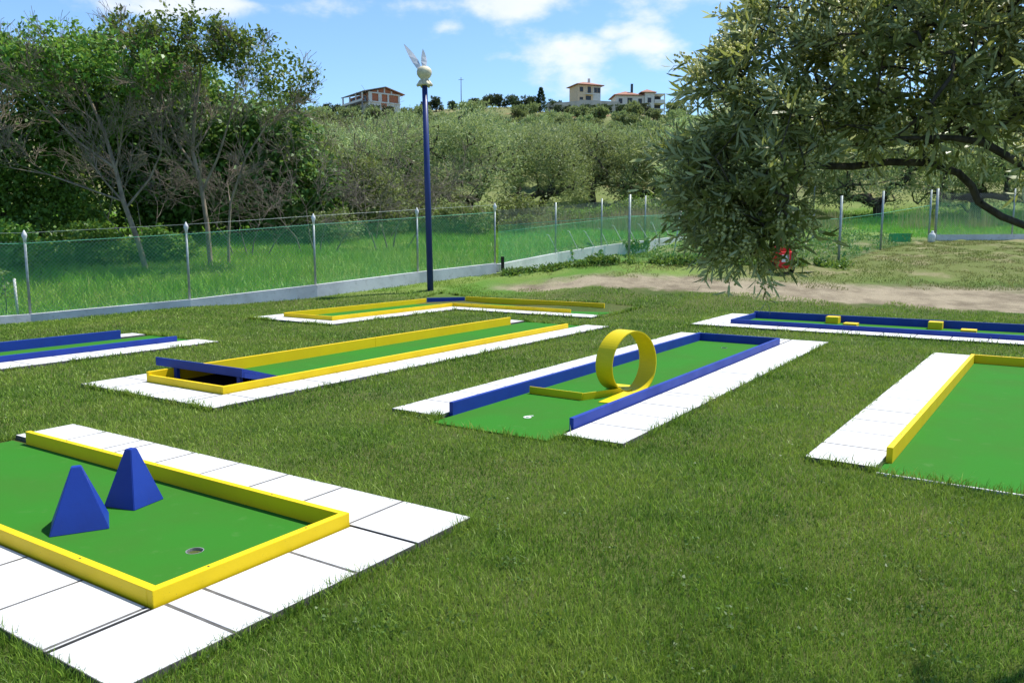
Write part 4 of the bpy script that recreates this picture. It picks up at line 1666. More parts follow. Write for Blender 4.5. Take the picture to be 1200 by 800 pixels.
def broadleaf_mass(name, x, y, lobes, n, label, cat='tree', mat=None, ll=.17, lw=.12, seed=1, group=None, trunk=True, per=16):
    r = np.random.default_rng(seed)
    z = float(zt(x, y))
    t = empty(name, (x, y, z))
    tag(t, label, cat, group)
    P, out, tone = lobes_points(lobes, n, r, per=per, sig=.13, shell=.3)
    k = P[:, 2] > .05
    P, out, tone = P[k], out[k], tone[k]
    D = unit(out * .6 + rand_dirs(len(P), r, -.25) * .9)
    N = unit(rand_dirs(len(P), r, .9) + out * .5)
    v = np.clip(tone * .6 + r.random(len(P)) * .4, 0, 1)
    leaf_object('crown', P, D, N, r.uniform(.65, 1.3, len(P)) * ll, r.uniform(.7, 1.25, len(P)) * lw, v, mat or LEAF_BROAD, t, 'lobed')
    if trunk:
        tips = np.array([np.array(l[:3]) + rand_dirs(1, r)[0] * l[3] * .6 for l in lobes for _ in range(7)])
        A, par, tipn = skeleton([[(0, 0, -.3), (.05, 0, .5), (.1, .05, 1.1)]], tips, r, .35, .2)
        rad = pipe_radii(par, tipn, .014, .55, .2)
        tubes('trunk', A, par, rad, BARK_DARK, t, 6)
    return t


broadleaf_mass('fig_tree', -18.3, 30.5, [(-2.5, 0, 3.0, 2.6, 2.2, 2.4), (.4, 0, 3.4, 2.2, 2.0, 2.2), (-1, 0, 5.4, 2.4, 2.0, 1.8), (1.2, .2, 6.4, 1.7, 1.6, 1.2), (-1.2, -.2, 7.0, 1.5, 1.4, 1.0), (2.4, 0, 7.2, 1.0, 1.0, .8), (1.9, -.3, 4.9, 1.2, 1.3, 1.3),
                                         (-4.5, 0, 5.0, 1.8, 1.8, 1.8), (-3.0, 0, 1.2, 2.2, 1.6, 1.4), (1.4, -.4, 1.3, 2.0, 1.4, 1.3), (4.3, 0, 6.9, 1.7, 1.6, 1.3), (3.4, 0, 5.6, 1.6, 1.5, 1.4), (6.0, 0, 6.6, 1.5, 1.4, 1.2)],
               44000, 'tall dense broad-leaved tree with bright green top at the far left', seed=3)
broadleaf_mass('shade_tree', -11.8, 34.5, [(-2.2, 0, 2.6, 2.6, 2.0, 2.5), (1.0, 0, 2.4, 2.4, 2.0, 2.3), (-1.2, 0, 5.0, 2.6, 2.0, 1.8), (1.8, 0, 4.4, 1.8, 1.8, 1.5), (3.0, 0, 2.2, 1.7, 1.8, 1.8), (-3.6, 0, 5.2, 1.8, 1.6, 1.6)],
               26000, 'dark leafy tree straight behind the upright pale trunk', seed=4, mat=LEAF_SHADE, ll=.22, lw=.16)
broadleaf_mass('shade_tree', -8.2, 36.5, [(-1.6, 0, 2.0, 2.2, 1.8, 2.0), (1.2, 0, 1.6, 2.2, 1.8, 1.5), (-2.0, 0, 3.4, 1.8, 1.6, 1.4), (.6, 0, 2.6, 1.6, 1.5, 1.0)],
               15000, 'greyish leafy shrub tree behind the brambles, right of the pale trunks', seed=14, mat=LEAF_SCRUB, ll=.20, lw=.10)
broadleaf_mass('shade_tree', -16.2, 35.5, [(-2.2, 0, 2.6, 2.6, 2.0, 2.5), (1.2, 0, 2.4, 2.4, 2.0, 2.3), (-.6, 0, 5.2, 2.6, 2.0, 2.2), (2.2, 0, 5.4, 2.0, 1.8, 1.7)],
               17000, 'dark leafy tree behind the leaning pale trunk', seed=15, mat=LEAF_SHADE, ll=.22, lw=.16)
for i, (x, y, s) in enumerate(((-15.6, 24.9, 1.0), (-13.6, 25.8, .95), (-11.8, 26.9, .8), (-16.9, 23.4, 1.1))):
    broadleaf_mass('leafy_bush', x, y, [(-.6 * s, 0, .5 * s, 1.0 * s, .8 * s, .65 * s), (.6 * s, 0, .5 * s, .95 * s, .8 * s, .6 * s), (0, 0, 1.05 * s, .8 * s, .7 * s, .45 * s)],
                   3600, 'low broad-leaved green bush at the tree foot behind the left fence', 'bush', ll=.13, lw=.10, seed=20 + i, group='low bushes behind the left net fence', trunk=False, per=10)
for i, (x, y, s, hh) in enumerate(((-6.6, 36.5, 1.3, 1.5), (-9.2, 37.5, 1.4, 1.9), (-4.2, 38.5, 1.2, 1.2), (-2.4, 36.8, .8, .8), (-7.8, 33.2, .8, .8), (.4, 39.0, 1.0, .8))):
    broadleaf_mass('scrub_bush', x, y, [(-.8 * s, 0, .8 * s, 1.2 * s, 1.0 * s, .9 * s), (.8 * s, 0, .8 * s, 1.2 * s, 1.0 * s, .9 * s), (0, 0, 1.4 * s * hh, 1.1 * s, 1.0 * s, .7 * s * hh)],
                   4200, 'grey green scrub bush tangled with bare brambles left of the pole', 'bush', mat=LEAF_SCRUB, ll=.15, lw=.07, seed=40 + i, group='scrub bushes left of the pole', trunk=False, per=14)
# bright hedge right of the pole
for i, (x, y, s) in enumerate(((.5, 36.8, .8), (2.2, 37.2, .9), (3.9, 37.6, 1.0), (5.6, 38.2, 1.25), (7.0, 39.2, 1.6), (8.6, 39.5, 1.4))):
    broadleaf_mass('hedge_bush', x, y, [(-.5 * s, 0, .45 * s, .9 * s, .7 * s, .5 * s), (.5 * s, 0, .5 * s, .9 * s, .7 * s, .5 * s), (.1, 0, .8 * s, .7 * s, .6 * s, .35 * s)],
                   2600, 'bright green bush in the hedge line beyond the chain link fence', 'bush', mat=LEAF_HEDGE, ll=.12, lw=.06, seed=60 + i, group='bright green hedge bushes beyond the fence', trunk=False, per=10)


def branches(trunks, r, depth, spread, up, ratio, r_tip, kids=(3, 5)):
    """trunks: (polyline, radius); straight-ish branches that fork outward and upward"""
    A, par, rad = [], [], []
    tips = []

    def grow(p, d, L, r0, lev, pi):
        n = max(3, int(L / .22))
        prev = pi
        pts = []
        bend = rand_dirs(1, r)[0] * .10
        for k in range(1, n + 1):
            d = d + bend / n * 2 + r.normal(0, .05, 3) + np.array([0, 0, up]) / n
            d = d / np.linalg.norm(d)
            p = p + d * L / n
            A.append(p.copy())
            par.append(prev)
            rad.append(max(r_tip, r0 * (1 - .62 * k / n)))
            prev = len(A) - 1
            pts.append((p.copy(), d.copy(), prev, rad[-1]))
        if lev <= 1:
            tips.append(prev)
        if lev > 0:
            m = r.integers(kids[0], kids[1] + 1)
            for q in range(m):
                i = int(len(pts) * r.uniform(.25, 1.0))
                pp, dd, ii, rr0 = pts[min(i, len(pts) - 1)]
                side = np.cross(dd, rand_dirs(1, r)[0])
                side /= np.linalg.norm(side) + 1e-6
                an = spread * r.uniform(.6, 1.25)
                nd = dd * math.cos(an) + side * math.sin(an)
                nd[1] *= .8
                grow(pp, nd / np.linalg.norm(nd), L * ratio * r.uniform(.7, 1.15), rr0 * .68, lev - 1, ii)

    for pl, r0 in trunks:
        pl = np.array(pl, float)
        prev = -1
        if A:
            AA = np.array(A)
            prev = int(np.argmin(((AA - pl[0]) ** 2).sum(1)))
        m = len(pl)
        for k in range(m):
            A.append(pl[k])
            par.append(prev)
            rad.append(r0 * (1 - .55 * k / (m - 1)))
            prev = len(A) - 1
            if k >= 2 or k == m - 1:
                dd = unit((pl[k] - pl[k - 1])[None])[0]
                reps = 3 if k == m - 1 else 2
                for q in range(reps):
                    side = np.cross(dd, rand_dirs(1, r)[0])
                    side /= np.linalg.norm(side) + 1e-6
                    an = spread * r.uniform(.5, 1.5)
                    nd = dd * math.cos(an) + side * math.sin(an) + np.array([0, 0, .15])
                    grow(pl[k], nd / np.linalg.norm(nd), r.uniform(1.0, 1.6) * BR_LEN[0], rad[-1] * .55, depth, prev)
    return np.array(A), np.array(par), np.array(rad), np.array(tips)


BR_LEN = [1.0]


def bare_tree(x, y, trunk, radii, label, seed, leaf_lobes=None, nleaf=0, mat=None, name='bare_tree', depth=3, spread=.62, up=.12, length=.92, r_tip=.0055, kids=(4, 6)):
    r = np.random.default_rng(seed)
    z = float(zt(x, y))
    t = empty(name, (x, y, z))
    tag(t, label, 'tree' if name != 'bramble' else 'bramble')
    BR_LEN[0] = length
    A, par, rad, tipn = branches(list(zip(trunk, radii)), r, depth, spread, up, .68, r_tip, kids)
    par = np.where(A[:, 2] > 7.7 + .25 * np.sin(A[:, 0] * 2), -1, par)
    tubes('trunk', A, par, rad, [mat or BARK_PALE], t, 5, 0.0)
    if nleaf:
        Ln = np.array(leaf_lobes, float)
        tp = A
        inside = np.zeros(len(tp), bool)
        for l in Ln:
            inside |= (((tp - l[:3]) / (l[3:] * 1.1)) ** 2).sum(1) < 1
        tp = tp[inside]
        # a few shoots fill each lobe
        extra = np.concatenate([l[:3] + rand_dirs(70, r) * (r.random(70) ** .4)[:, None] * l[3:] for l in Ln])
        tp = np.concatenate([tp[r.choice(len(tp), min(len(tp), 260), replace=False)] if len(tp) else tp, extra])
        pi = r.integers(0, len(tp), nleaf)
        P = tp[pi] + r.normal(0, .12, (nleaf, 3))
        D = rand_dirs(nleaf, r, -.3)
        N = rand_dirs(nleaf, r, .9)
        tone = r.random(len(tp))[pi]
        leaf_object('crown', P, D, N, r.uniform(.09, .20, nleaf), r.uniform(.06, .12, nleaf), np.clip(tone * .6 + r.random(nleaf) * .4, 0, 1), LEAF_BROAD, t, 'lobed')
    return t


# leaning pale trunk (left of the two)
bare_tree(-11.35, 25.0, [[(0, 0, -.2), (-.25, 0, .9), (-.62, 0, 2.1), (-.85, .1, 3.1), (-1.2, .2, 4.3), (-1.6, .2, 5.3)], [(-.55, 0, 1.9), (.1, .3, 2.8), (.4, .5, 3.6), (.5, .5, 4.6)], [(-.85, .1, 3.1), (-1.9, 0, 3.9), (-2.6, -.1, 4.7), (-3.1, -.1, 5.4)], [(-.62, 0, 2.1), (-1.7, -.1, 2.5), (-2.8, -.1, 2.9), (-3.9, -.1, 3.1)]],
          [.095, .04, .045, .035], 'leaning pale trunk with wide bare branches, left of the upright pale trunk', 91,
          [(-1.8, 0, 6.6, 2.4, 1.2, 1.0), (-.2, 0, 6.3, 1.8, 1, .9), (-3.6, 0, 6.2, 1.2, 1, .8)], 5000)
bare_tree(-9.75, 26.0, [[(0, 0, -.2), (-.05, 0, 1.2), (-.18, 0, 2.5), (-.45, .1, 3.6), (-.35, .2, 4.8), (-.1, .2, 6.0)], [(-.18, 0, 2.3), (.35, .1, 3.4), (.75, .2, 4.6), (1.0, .2, 5.6)], [(-.2, 0, 2.9), (-.9, .2, 3.8), (-1.3, .2, 4.8), (-1.4, .2, 5.8)], [(.5, .2, -.2), (.55, .2, .9), (.66, .2, 2.0), (1.2, .2, 3.4), (1.9, .2, 4.4)]],
          [.09, .045, .045, .055], 'upright pale trunk forking into bare branches with sparse leaves at the top', 92,
          [(-.2, 0, 7.2, 2.2, 1.2, .8), (1.4, 0, 6.6, 1.6, 1, .8), (2.5, 0, 5.9, 1.1, 1.0, .8), (-1.9, 0, 6.9, 1.4, 1, .8)], 5000)
# bramble thickets
for i, (x, y, s, lab) in enumerate(((-7.0, 29.2, 1.0, 'grey leafless bramble thicket right of the pale trunks'), (-4.6, 31.0, 1.0, 'grey leafless thicket left of the blue pole, in front of the scrub'),
                                    (-9.2, 28.4, .9, 'dark tangled bramble at the foot of the upright pale trunk'), (-5.8, 34.2, 1.5, 'tall pale leafless shrub behind the bramble thickets'), (-12.8, 28.5, 1.1, 'leafless bramble between the leaning trunk and the leafy tree'))):
    bare_tree(x, y, [[(0, 0, -.1), (.1, 0, .5), (.3, 0, 1.2 * s)], [(.5, 0, -.1), (.9, 0, .6), (1.4 * s, 0, 1.1 * s)], [(-.6, 0, -.1), (-.8, 0, .6), (-1.3 * s, 0, 1.2 * s)], [(-.2, .3, -.1), (-.4, .3, .7), (-.5, .3, 1.7 * s)]],
              [.035, .03, .03, .03], lab, 130 + i, mat=BARK_TWIG if i != 3 else BARK_PALE, name='bramble', depth=3, spread=.7, up=.02, length=1.0 * s, r_tip=.0055, kids=(3, 4))

# ------------------------------------------------------------------ the near olive tree hanging in from the right


def near_olive():
    r = np.random.default_rng(2024)
    t = empty('near_olive_tree', (2.56, 3.16, 0))
    tag(t, 'big olive tree in blossom hanging in from the upper right, close to the viewer', 'olive tree')
    o = np.array([2.56, 3.16, 0])
    limbs = [  # limbs and lobes traced from image pixels, then scaled down about the camera
        [(2.56, 3.16, -0.1), (2.54, 3.15, 0.45), (2.46, 3.09, 0.95), (2.31, 2.975, 1.425)],
        [(2.31, 2.975, 1.425), (2.065, 2.884, 1.53), (1.834, 2.814, 1.621), (1.694, 2.8, 1.67), (1.61, 2.8, 1.719), (1.582, 2.8, 1.775), (1.526, 2.786, 1.817), (1.414, 2.765, 1.849), (1.26, 2.73, 1.849), (1.12, 2.695, 1.831), (0.994, 2.66, 1.831), (0.875, 2.625, 1.782), (0.798, 2.604, 1.684), (0.742, 2.59, 1.565)],
        [(2.31, 2.975, 1.425), (2.1, 2.73, 1.614), (1.82, 2.625, 1.74), (1.624, 2.59, 1.824), (1.484, 2.576, 1.894), (1.365, 2.555, 1.908), (1.19, 2.52, 1.901), (1.015, 2.485, 1.936), (0.84, 2.45, 1.964)],
        [(2.1, 2.73, 1.614), (1.925, 2.73, 1.88), (1.68, 2.73, 2.02), (1.47, 2.695, 2.09), (1.295, 2.66, 2.132), (1.12, 2.625, 2.146), (0.945, 2.59, 2.195), (0.77, 2.555, 2.23)],
        [(1.925, 2.73, 1.88), (1.82, 2.8, 2.23), (1.61, 2.87, 2.44), (1.4, 2.87, 2.58)],
        [(2.31, 2.975, 1.425), (2.31, 3.01, 1.88), (2.275, 3.01, 2.3), (2.24, 2.94, 2.65)],
        [(2.1, 2.73, 1.614), (1.82, 2.31, 1.775), (1.575, 2.03, 1.866), (1.386, 1.925, 1.88)],
    ]
    lob = [  # cx, cy, cz, rx, ry, rz, number of twigs
        (0.765, 2.62, 1.894, 0.215, 0.294, 0.35, 118),
        (1.015, 2.66, 2.16, 0.322, 0.315, 0.252, 130),
        (1.365, 2.625, 2.265, 0.385, 0.35, 0.294, 185),
        (1.715, 2.695, 2.23, 0.35, 0.35, 0.336, 150),
        (1.155, 2.695, 1.971, 0.35, 0.35, 0.098, 75),
        (1.54, 2.73, 2.02, 0.35, 0.35, 0.112, 50),
        (1.414, 1.995, 1.894, 0.098, 0.196, 0.154, 30),
        (0.756, 2.59, 1.646, 0.119, 0.196, 0.12, 62),
        (0.615, 2.59, 1.796, 0.091, 0.182, 0.112, 26),
        (0.714, 2.625, 2.16, 0.091, 0.175, 0.105, 22),
        (0.80, 2.62, 1.705, 0.125, 0.20, 0.14, 46),
        (0.95, 2.625, 2.356, 0.12, 0.28, 0.08, 12),
        (1.33, 2.6, 2.615, 0.63, 0.3, 0.245, 60),
        (2.03, 2.75, 2.51, 0.56, 0.35, 0.42, 110),
        (2.45, 2.95, 2.23, 0.5, 0.35, 0.49, 90),
    ]
    tips = []
    cen = []
    for l in lob:
        n = l[6]
        p = np.array(l[:3]) + rand_dirs(n, r) * (r.random(n) ** .45)[:, None] * np.array(l[3:6])
        tips.append(p)
        cen.append(np.repeat([l[:3]], n, 0))
    tips = np.concatenate(tips)
    cen = np.concatenate(cen)
    limbs = [[tuple(np.array(p) - o) for p in pl] for pl in limbs]
    A, par, tipn = skeleton(limbs, tips - o, r, .07, .18)
    rad = pipe_radii(par, tipn, .0015, .36, .032)
    tubes('branches', A, par, rad, BARK_OLIVE, t, 7)
    A2, par2, tipn2 = A, par, np.array(tipn)
    # leafy shoots: from each tip, and from every thin node
    dirs = unit(A[tipn2] - A[par[tipn2]])
    P0 = A[tipn2]
    thin = np.where((rad < .0036) & (par >= 0))[0]
    thin = r.choice(thin, min(len(thin), 900), replace=False)
    P0 = np.concatenate([P0, A[thin]])
    dirs = np.concatenate([dirs, unit(unit(A[thin] - A[par[thin]]) * .5 + rand_dirs(len(thin), r, .1))])
    c0 = np.array([1.2, 2.7, 2.05]) - o
    outw = unit(P0 - c0)
    ns = len(P0)
    sd_ = unit(dirs * .7 + outw * .45 + rand_dirs(ns, r) * .55 + np.array([0, 0, -.12]))
    Ls = r.uniform(.06, .17, ns)
    k = 6
    C, D, N, LL, WW, VV = [], [], [], [], [], []
    stemA, stemP = [], []
    ref = unit(np.cross(sd_, rand_dirs(ns, r)))
    side2 = np.cross(sd_, ref)
    for j in range(k):
        f = (j + .6) / k
        base = P0 + sd_ * (Ls * f)[:, None] + np.array([0, 0, -1]) * (Ls * f * f * .18)[:, None]
        a = (j % 2) * math.pi / 2 + r.normal(0, .3, ns)
        s = ref * np.cos(a)[:, None] + side2 * np.sin(a)[:, None]
        for sg in (-1, 1):
            keep = r.random(ns) < .88
            d = unit(sd_ * .85 + s * sg * .9 + rand_dirs(ns, r) * .22)
            C.append(base[keep])
            D.append(d[keep])
            N.append(unit(np.cross(d, np.cross(sd_, s * sg)) + rand_dirs(ns, r) * .5)[keep])
            sz = r.uniform(.044, .084, ns) * (1 - .25 * f)
            LL.append(sz[keep])
            WW.append((sz * r.uniform(.16, .22, ns))[keep])
            VV.append(r.random(ns)[keep])
    # end leaves
    e = P0 + sd_ * Ls[:, None] + np.array([0, 0, -1]) * (Ls * .18)[:, None]
    C.append(e)
    D.append(sd_)
    N.append(rand_dirs(ns, r))
    LL.append(np.full(ns, .042))
    WW.append(np.full(ns, .008))
    VV.append(np.full(ns, .9))
    C, D, N = np.concatenate(C), np.concatenate(D), np.concatenate(N)
    LL, WW, VV = np.concatenate(LL), np.concatenate(WW), np.concatenate(VV)
    leaf_object('leaves', C, D, N, LL, WW, VV, LEAF_NEAR, t, 'hex')
    # shoot stems
    V = np.concatenate([P0, e])
    pr = np.concatenate([np.full(ns, -1), np.arange(ns)])
    tubes('shoots', V, pr, np.concatenate([np.full(ns, .0013), np.full(ns, .0007)]), mk_bark("green_shoot", (0.13, 0.14, 0.06), (0.09, 0.10, 0.04), 60), t, 4)
    # blossom clusters: little stalks of round buds
    pick = r.choice(ns, 800, replace=False)
    bc = []
    for q in range(24):
        f = r.random(len(pick))
        b = P0[pick] + sd_[pick] * (Ls[pick] * (.45 + .4 * np.round(f * 2) / 2))[:, None] + r.normal(0, .012, (len(pick), 3))
        bc.append(b)
    bc = np.concatenate(bc)
    octv = np.array([(1, 0, 0), (-1, 0, 0), (0, 1, 0), (0, -1, 0), (0, 0, 1), (0, 0, -1)]) * .0052
    octf = np.array([(0, 2, 4), (2, 1, 4), (1, 3, 4), (3, 0, 4), (2, 0, 5), (1, 2, 5), (3, 1, 5), (0, 3, 5)])
    V = (bc[:, None, :] + octv[None]).reshape(-1, 3)
    F = (octf[None] + (np.arange(len(bc)) * 6)[:, None, None]).reshape(-1, 3)
    from_arrays('blossom', V, F.ravel(), np.arange(len(F)) * 3, np.full(len(F), 3), FLOWER, t, attr=np.repeat(r.random(len(bc)), 6))


near_olive()

# ------------------------------------------------------------------ grass


def in_excl(x, y, grow=0.0):
    bad = np.zeros(len(x), bool)
    for ox, oy, az, a0, a1, b0, b1 in EXCL:
        s, c = math.sin(R(az)), math.cos(R(az))
        dx, dy = x - ox, y - oy
        a = dx * s + dy * c
        b = dx * c - dy * s
        bad |= (a > a0 - grow) & (a < a1 + grow) & (b > b0 - grow) & (b < b1 + grow)
    return bad


def blades(x, y, h, w, lean, r, v, name, mat, label=None, curl=.45):
    n = len(x)
    z = zt(x, y) - .004
    an = r.uniform(0, 2 * math.pi, n)
    la = r.uniform(0, 2 * math.pi, n)
    sx, sy = np.cos(an) * w * .5, np.sin(an) * w * .5
    lx, ly = np.cos(la) * lean * h, np.sin(la) * lean * h
    V = np.zeros((n, 5, 3))
    V[:, 0] = np.stack([x - sx, y - sy, z], -1)
    V[:, 1] = np.stack([x + sx, y + sy, z], -1)
    mx, my, mz = x + lx * curl, y + ly * curl, z + h * .6
    V[:, 2] = np.stack([mx + sx * .8, my + sy * .8, mz], -1)
    V[:, 3] = np.stack([mx - sx * .8, my - sy * .8, mz], -1)
    V[:, 4] = np.stack([x + lx, y + ly, z + h * np.sqrt(np.clip(1 - (lean * .5) ** 2, .2, 1))], -1)
    base = np.arange(n) * 5
    F = np.zeros((n, 7), np.int64)
    for k, j in enumerate((0, 1, 2, 3, 3, 2, 4)):
        F[:, k] = base + j
    starts = np.stack([np.arange(n) * 7, np.arange(n) * 7 + 4], -1).ravel()
    tot = np.tile([4, 3], n)
    return from_arrays(name, V.reshape(-1, 3), F.ravel(), starts, tot, mat, attr=np.repeat(v, 5))


def vnoise(x, y, s, seed):
    """cheap smooth value noise"""
    r = np.random.default_rng(seed)
    G = r.random((64, 64))
    xi, yi = x / s, y / s
    x0, y0 = np.floor(xi).astype(int), np.floor(yi).astype(int)
    fx, fy = xi - x0, yi - y0
    fx, fy = fx * fx * (3 - 2 * fx), fy * fy * (3 - 2 * fy)
    g = lambda a, b: G[a % 64, b % 64]
    return (g(x0, y0) * (1 - fx) + g(x0 + 1, y0) * fx) * (1 - fy) + (g(x0, y0 + 1) * (1 - fx) + g(x0 + 1, y0 + 1) * fx) * fy


def lawn():
    r = np.random.default_rng(99)
    # distance sampled so that the screen density stays even: density ~ Y^-1.9
    Y = np.linspace(1.9, 24, 3000)
    half = .70 * Y + 1.2
    dens = 17500 * (3.0 / Y) ** 1.8
    pdf = dens * 2 * half
    total = int(np.trapezoid(pdf, Y)) if hasattr(np, 'trapezoid') else int(np.trapz(pdf, Y))
    cdf = np.cumsum(pdf)
    cdf /= cdf[-1]
    n = total
    y = np.interp(r.random(n), cdf, Y)
    x = r.uniform(-1, 1, n) * (.70 * y + 1.2)
    # clump blades slightly
    x += r.normal(0, .01, n)
    keep = ~in_excl(x, y)
    line = y + .36 * x + (vnoise(x, y, 1.1, 5) - .5) * 1.6
    keep &= (line < 20.9) | (x < -.6 + (vnoise(x, y, .9, 9) - .5) * 1.2)
    # left fence: no lawn blades behind it
    lf = np.interp(x, [p[0] for p in LF], [p[1] for p in LF])
    keep &= (y < lf - .12) | (x > -.5)
    thin = vnoise(x, y, .5, 21)
    keep &= r.random(n) < .72 + .4 * thin
    x, y = x[keep], y[keep]
    n = len(x)
    hn = vnoise(x, y, .35, 31) * .5 + vnoise(x, y, 1.6, 33) * .5
    h = (.020 + .024 * hn) * r.uniform(.5, 1.5, n)
    # taller unmown blades along the slabs
    near = in_excl(x, y, .05)
    h = np.where(near, h * r.uniform(1.2, 1.9, n), h)
    far = (np.maximum(y, 3) / 3) ** .72
    w = r.uniform(.0022, .0044, n) * far
    h = h * (1 + .10 * (far - 1))
    lean = np.abs(r.normal(.45, .35, n)).clip(0, 1.3)
    v = np.clip(r.random(n) * .75 + vnoise(x, y, .22, 41) * .3, 0, 1)
    o = blades(x, y, h, w, lean, r, v, 'lawn_grass', GRASS)
    tag(o, kind='stuff')
    print('lawn blades', n)
    # stray tall stalks at slab edges
    xs, ys = [], []
    for ox, oy, az, a0, a1, b0, b1 in EXCL:
        m = int(230 * ((a1 - a0) + (b1 - b0)))
        s, c = math.sin(R(az)), math.cos(R(az))
        for _ in range(m * 2):
            e = r.integers(0, 4)
            if e < 2:
                a = r.uniform(a0, a1)
                b = (b0 if e == 0 else b1) + (-1 if e == 0 else 1) * abs(r.normal(0, .022)) + 0
            else:
                b = r.uniform(b0, b1)
                a = (a0 if e == 2 else a1) + (-1 if e == 2 else 1) * abs(r.normal(0, .022))
            xs.append(ox + a * s + b * c)
            ys.append(oy + a * c - b * s)
    xs, ys = np.array(xs), np.array(ys)
    k = ~in_excl(xs, ys) & (vnoise(xs, ys, .16, 3) + .25 * r.random(len(xs)) > .52)
    xs, ys = xs[k], ys[k]
    n = len(xs)
    o = blades(xs, ys, (.040 + .060 * r.random(n) ** 1.5 + .05 * r.random(n) ** 14) * (.7 + .7 * vnoise(xs, ys, .5, 4)), r.uniform(.0028, .005, n) * (np.maximum(ys, 3) / 3) ** .6, r.uniform(.2, 1.1, n), r, r.random(n), 'tall_grass', GRASS)
    tag(o, kind='stuff')
    # clover and broad weeds scattered through the lawn
    nc = 420
    cy = np.interp(r.random(nc), cdf, Y)
    cx = r.uniform(-1, 1, nc) * (.70 * cy + 1.0)
    k = 26
    x = np.repeat(cx, k) + r.normal(0, .05, nc * k)
    y = np.repeat(cy, k) + r.normal(0, .05, nc * k)
    ok = ~in_excl(x, y, .03) & (y + .36 * x < 20.5) & (y < np.interp(x, [p[0] for p in LF], [p[1] for p in LF]) - .2)
    x, y = x[ok], y[ok]
    n = len(x)
    P = np.stack([x, y, zt(x, y) + r.uniform(.012, .034, n)], -1)
    o = leaf_object('clover', P, rand_dirs(n, r, .2), rand_dirs(n, r, 1.6), r.uniform(.010, .024, n), r.uniform(.009, .018, n), r.random(n), WEED, None, 'lobed')
    tag(o, kind='stuff')


lawn()


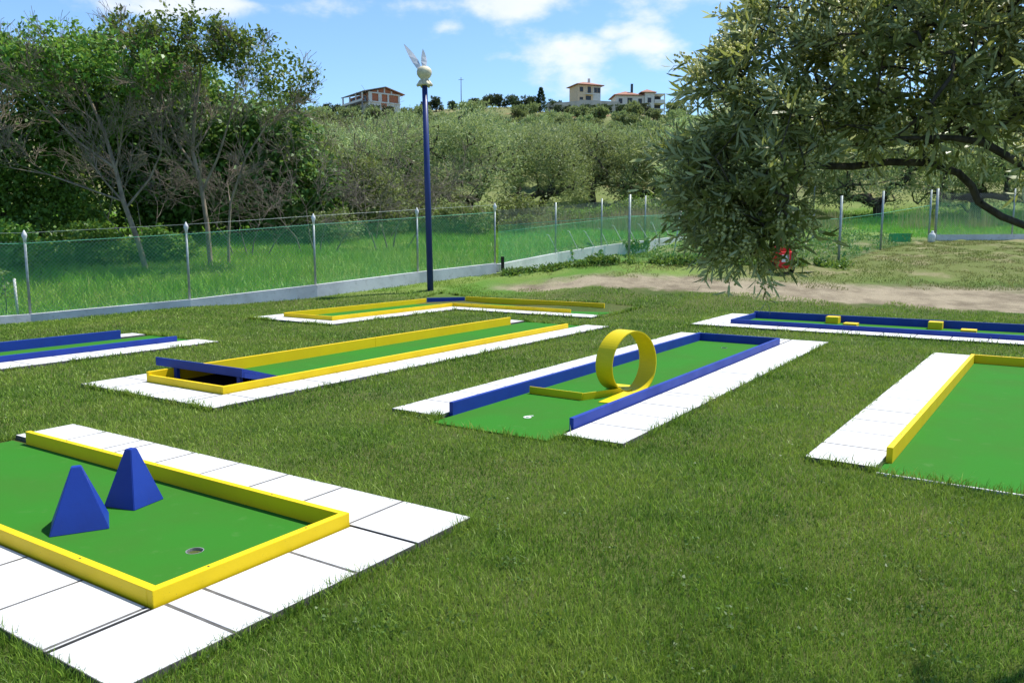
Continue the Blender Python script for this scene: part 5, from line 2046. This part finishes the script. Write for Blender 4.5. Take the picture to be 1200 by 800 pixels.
def meadow():
    r = np.random.default_rng(123)
    n = 210000
    Y = np.linspace(13, 46, 600)
    pdf = (13 / Y) ** .6 * (1.5 * Y)
    cdf = np.cumsum(pdf)
    cdf /= cdf[-1]
    y = np.interp(r.random(n), cdf, Y)
    x = r.uniform(-.76, .78, n) * y
    lf = np.interp(x, [p[0] for p in LF], [p[1] for p in LF])
    bf = np.interp(x, [p[0] for p in BF], [p[1] for p in BF])
    left = (x < -.45) & (y > lf + .15)
    back = (x >= -.45) & (x < 16) & (y > bf + .2)
    right = (x > 16) & (y > 32.4)
    keep = left | back | right
    x, y = x[keep], y[keep]
    n = len(x)
    h = (.10 + .24 * vnoise(x, y, 1.7, 51)) * r.uniform(.6, 1.4, n)
    o = blades(x, y, h, r.uniform(.012, .028, n), np.abs(r.normal(.4, .3, n)), r, np.clip(r.random(n) * .8 + vnoise(x, y, .8, 8) * .25, 0, 1), 'meadow_grass', MEADOW)
    tag(o, kind='stuff')
    # sparse rough grass right of the plot fence and round the bare earth
    n = 110000
    y = r.uniform(19.5, 31.3, n)
    x = r.uniform(1.0, 24, n)
    patch = vnoise(x, y, 1.0, 61) * .6 + vnoise(x, y, .35, 62) * .4
    right = (y + .2 * x > 22.0 + (vnoise(x, y, 1.1, 5) - .5) * 1.5)
    keep = ((patch > .36) & right) | ((patch > .66) & ~right & (y + .36 * x > 21.2) & (x > 0))
    x, y = x[keep], y[keep]
    n = len(x)
    o = blades(x, y, r.uniform(.02, .06, n), r.uniform(.010, .018, n), np.abs(r.normal(.5, .3, n)), r, r.random(n), 'rough_grass', mk_grass("rough_grass_mat", (0.10, 0.15, 0.025), (0.20, 0.24, 0.05), (0.24, 0.22, 0.08), (0.33, 0.28, 0.12)))
    tag(o, kind='stuff')
    # strip of broad weeds along the foot of the plot fence and the white wall
    n = 9000
    x = r.uniform(-.3, 9.6, n)
    base = np.interp(x, [p[0] for p in FF], [p[1] for p in FF])
    y = base - .15 - np.abs(r.normal(0, .22, n))
    keep = vnoise(x, y, .35, 71) > .30
    x, y = x[keep], y[keep]
    n = len(x)
    P = np.stack([x, y, zt(x, y) + r.random(n) ** 2 * .20 * (.4 + vnoise(x, y, .6, 72))], -1)
    o = leaf_object('weeds', P, rand_dirs(n, r, .8), rand_dirs(n, r, 1.0), r.uniform(.06, .15, n), r.uniform(.03, .06, n), r.random(n), WEED, None, 'lobed')
    tag(o, kind='stuff')
    # vegetable plot
    n = 15000
    x = r.uniform(4.0, 15, n)
    lo = np.interp(x, [p[0] for p in FF], [p[1] for p in FF])
    hi = np.interp(x, [p[0] for p in BF], [p[1] for p in BF])
    y = lo + .2 + (np.maximum(hi - lo - .4, .1)) * r.random(n)
    keep = vnoise(x, y, .55, 81) > .47
    x, y = x[keep], y[keep]
    n = len(x)
    P = np.stack([x, y, zt(x, y) + r.random(n) ** 1.5 * .35 * vnoise(x, y, .7, 82)], -1)
    o = leaf_object('plot_plants', P, rand_dirs(n, r, .7), rand_dirs(n, r, 1.0), r.uniform(.07, .16, n), r.uniform(.03, .07, n), r.random(n), WEED, None, 'lobed')
    tag(o, kind='stuff')
    # dry reeds beyond the back fence
    n = 3600
    cx = r.choice([5.2, 6.0, 4.2, 7.0, 2.6, 1.4, 10.5, 14.5, 19, 22, 25], n, p=[.15, .16, .09, .12, .06, .05, .07, .08, .08, .07, .07])
    x = cx + r.normal(0, .55, n)
    y = 35.6 + r.normal(0, .6, n) + .12 * x
    o = blades(x, y, r.uniform(.4, 1.25, n), r.uniform(.010, .022, n), np.abs(r.normal(.12, .12, n)), r, r.random(n), 'dry_reeds', DRYREED)
    tag(o, kind='stuff')


meadow()

# small sapling tied to its stake behind the left net
bm = bmesh.new()
r_ = np.random.default_rng(5)
t = empty('sapling', (-11.35, 17.9, float(zt(-11.35, 17.9))))
tag(t, 'tiny leafy sapling beside the white stake behind the left net fence', 'sapling')
add_tube(bm, [(0, 0, -.02), (.02, 0, .5), (0, 0, 1.0)], [.012, .009, .005], 6)
bm_obj('stem', bm, BARK_TWIG, t)
n = 90
P = np.stack([r_.normal(0, .09, n), r_.normal(0, .09, n), r_.uniform(.5, 1.15, n)], -1)
leaf_object('crown', P, rand_dirs(n, r_, .2), rand_dirs(n, r_, .8), .10, .06, r_.random(n), LEAF_HEDGE, t, 'lobed')

# ivy on the rough white wall
n = 2400
x = rng.uniform(2.1, 5.4, n)
y = np.interp(x, [p[0] for p in BF], [p[1] for p in BF]) - .13 - np.abs(rng.normal(0, .05, n))
top = np.interp(x, [p[0] for p in BF], BF_TOP)
z = top + .05 - np.abs(rng.normal(0, .22, n))
k = vnoise(x, z, .25, 90) > .52
P = np.stack([x, y, z], -1)[k]
o = leaf_object('ivy', P, rand_dirs(len(P), rng, -.2), unit(rand_dirs(len(P), rng) * .5 + np.array([.5, -.8, .3])), .09, .07, rng.random(len(P)), LEAF_BROAD, None, 'lobed')
tag(o, 'creeper leaves scattered over the rough white wall of the slope', 'creeper')
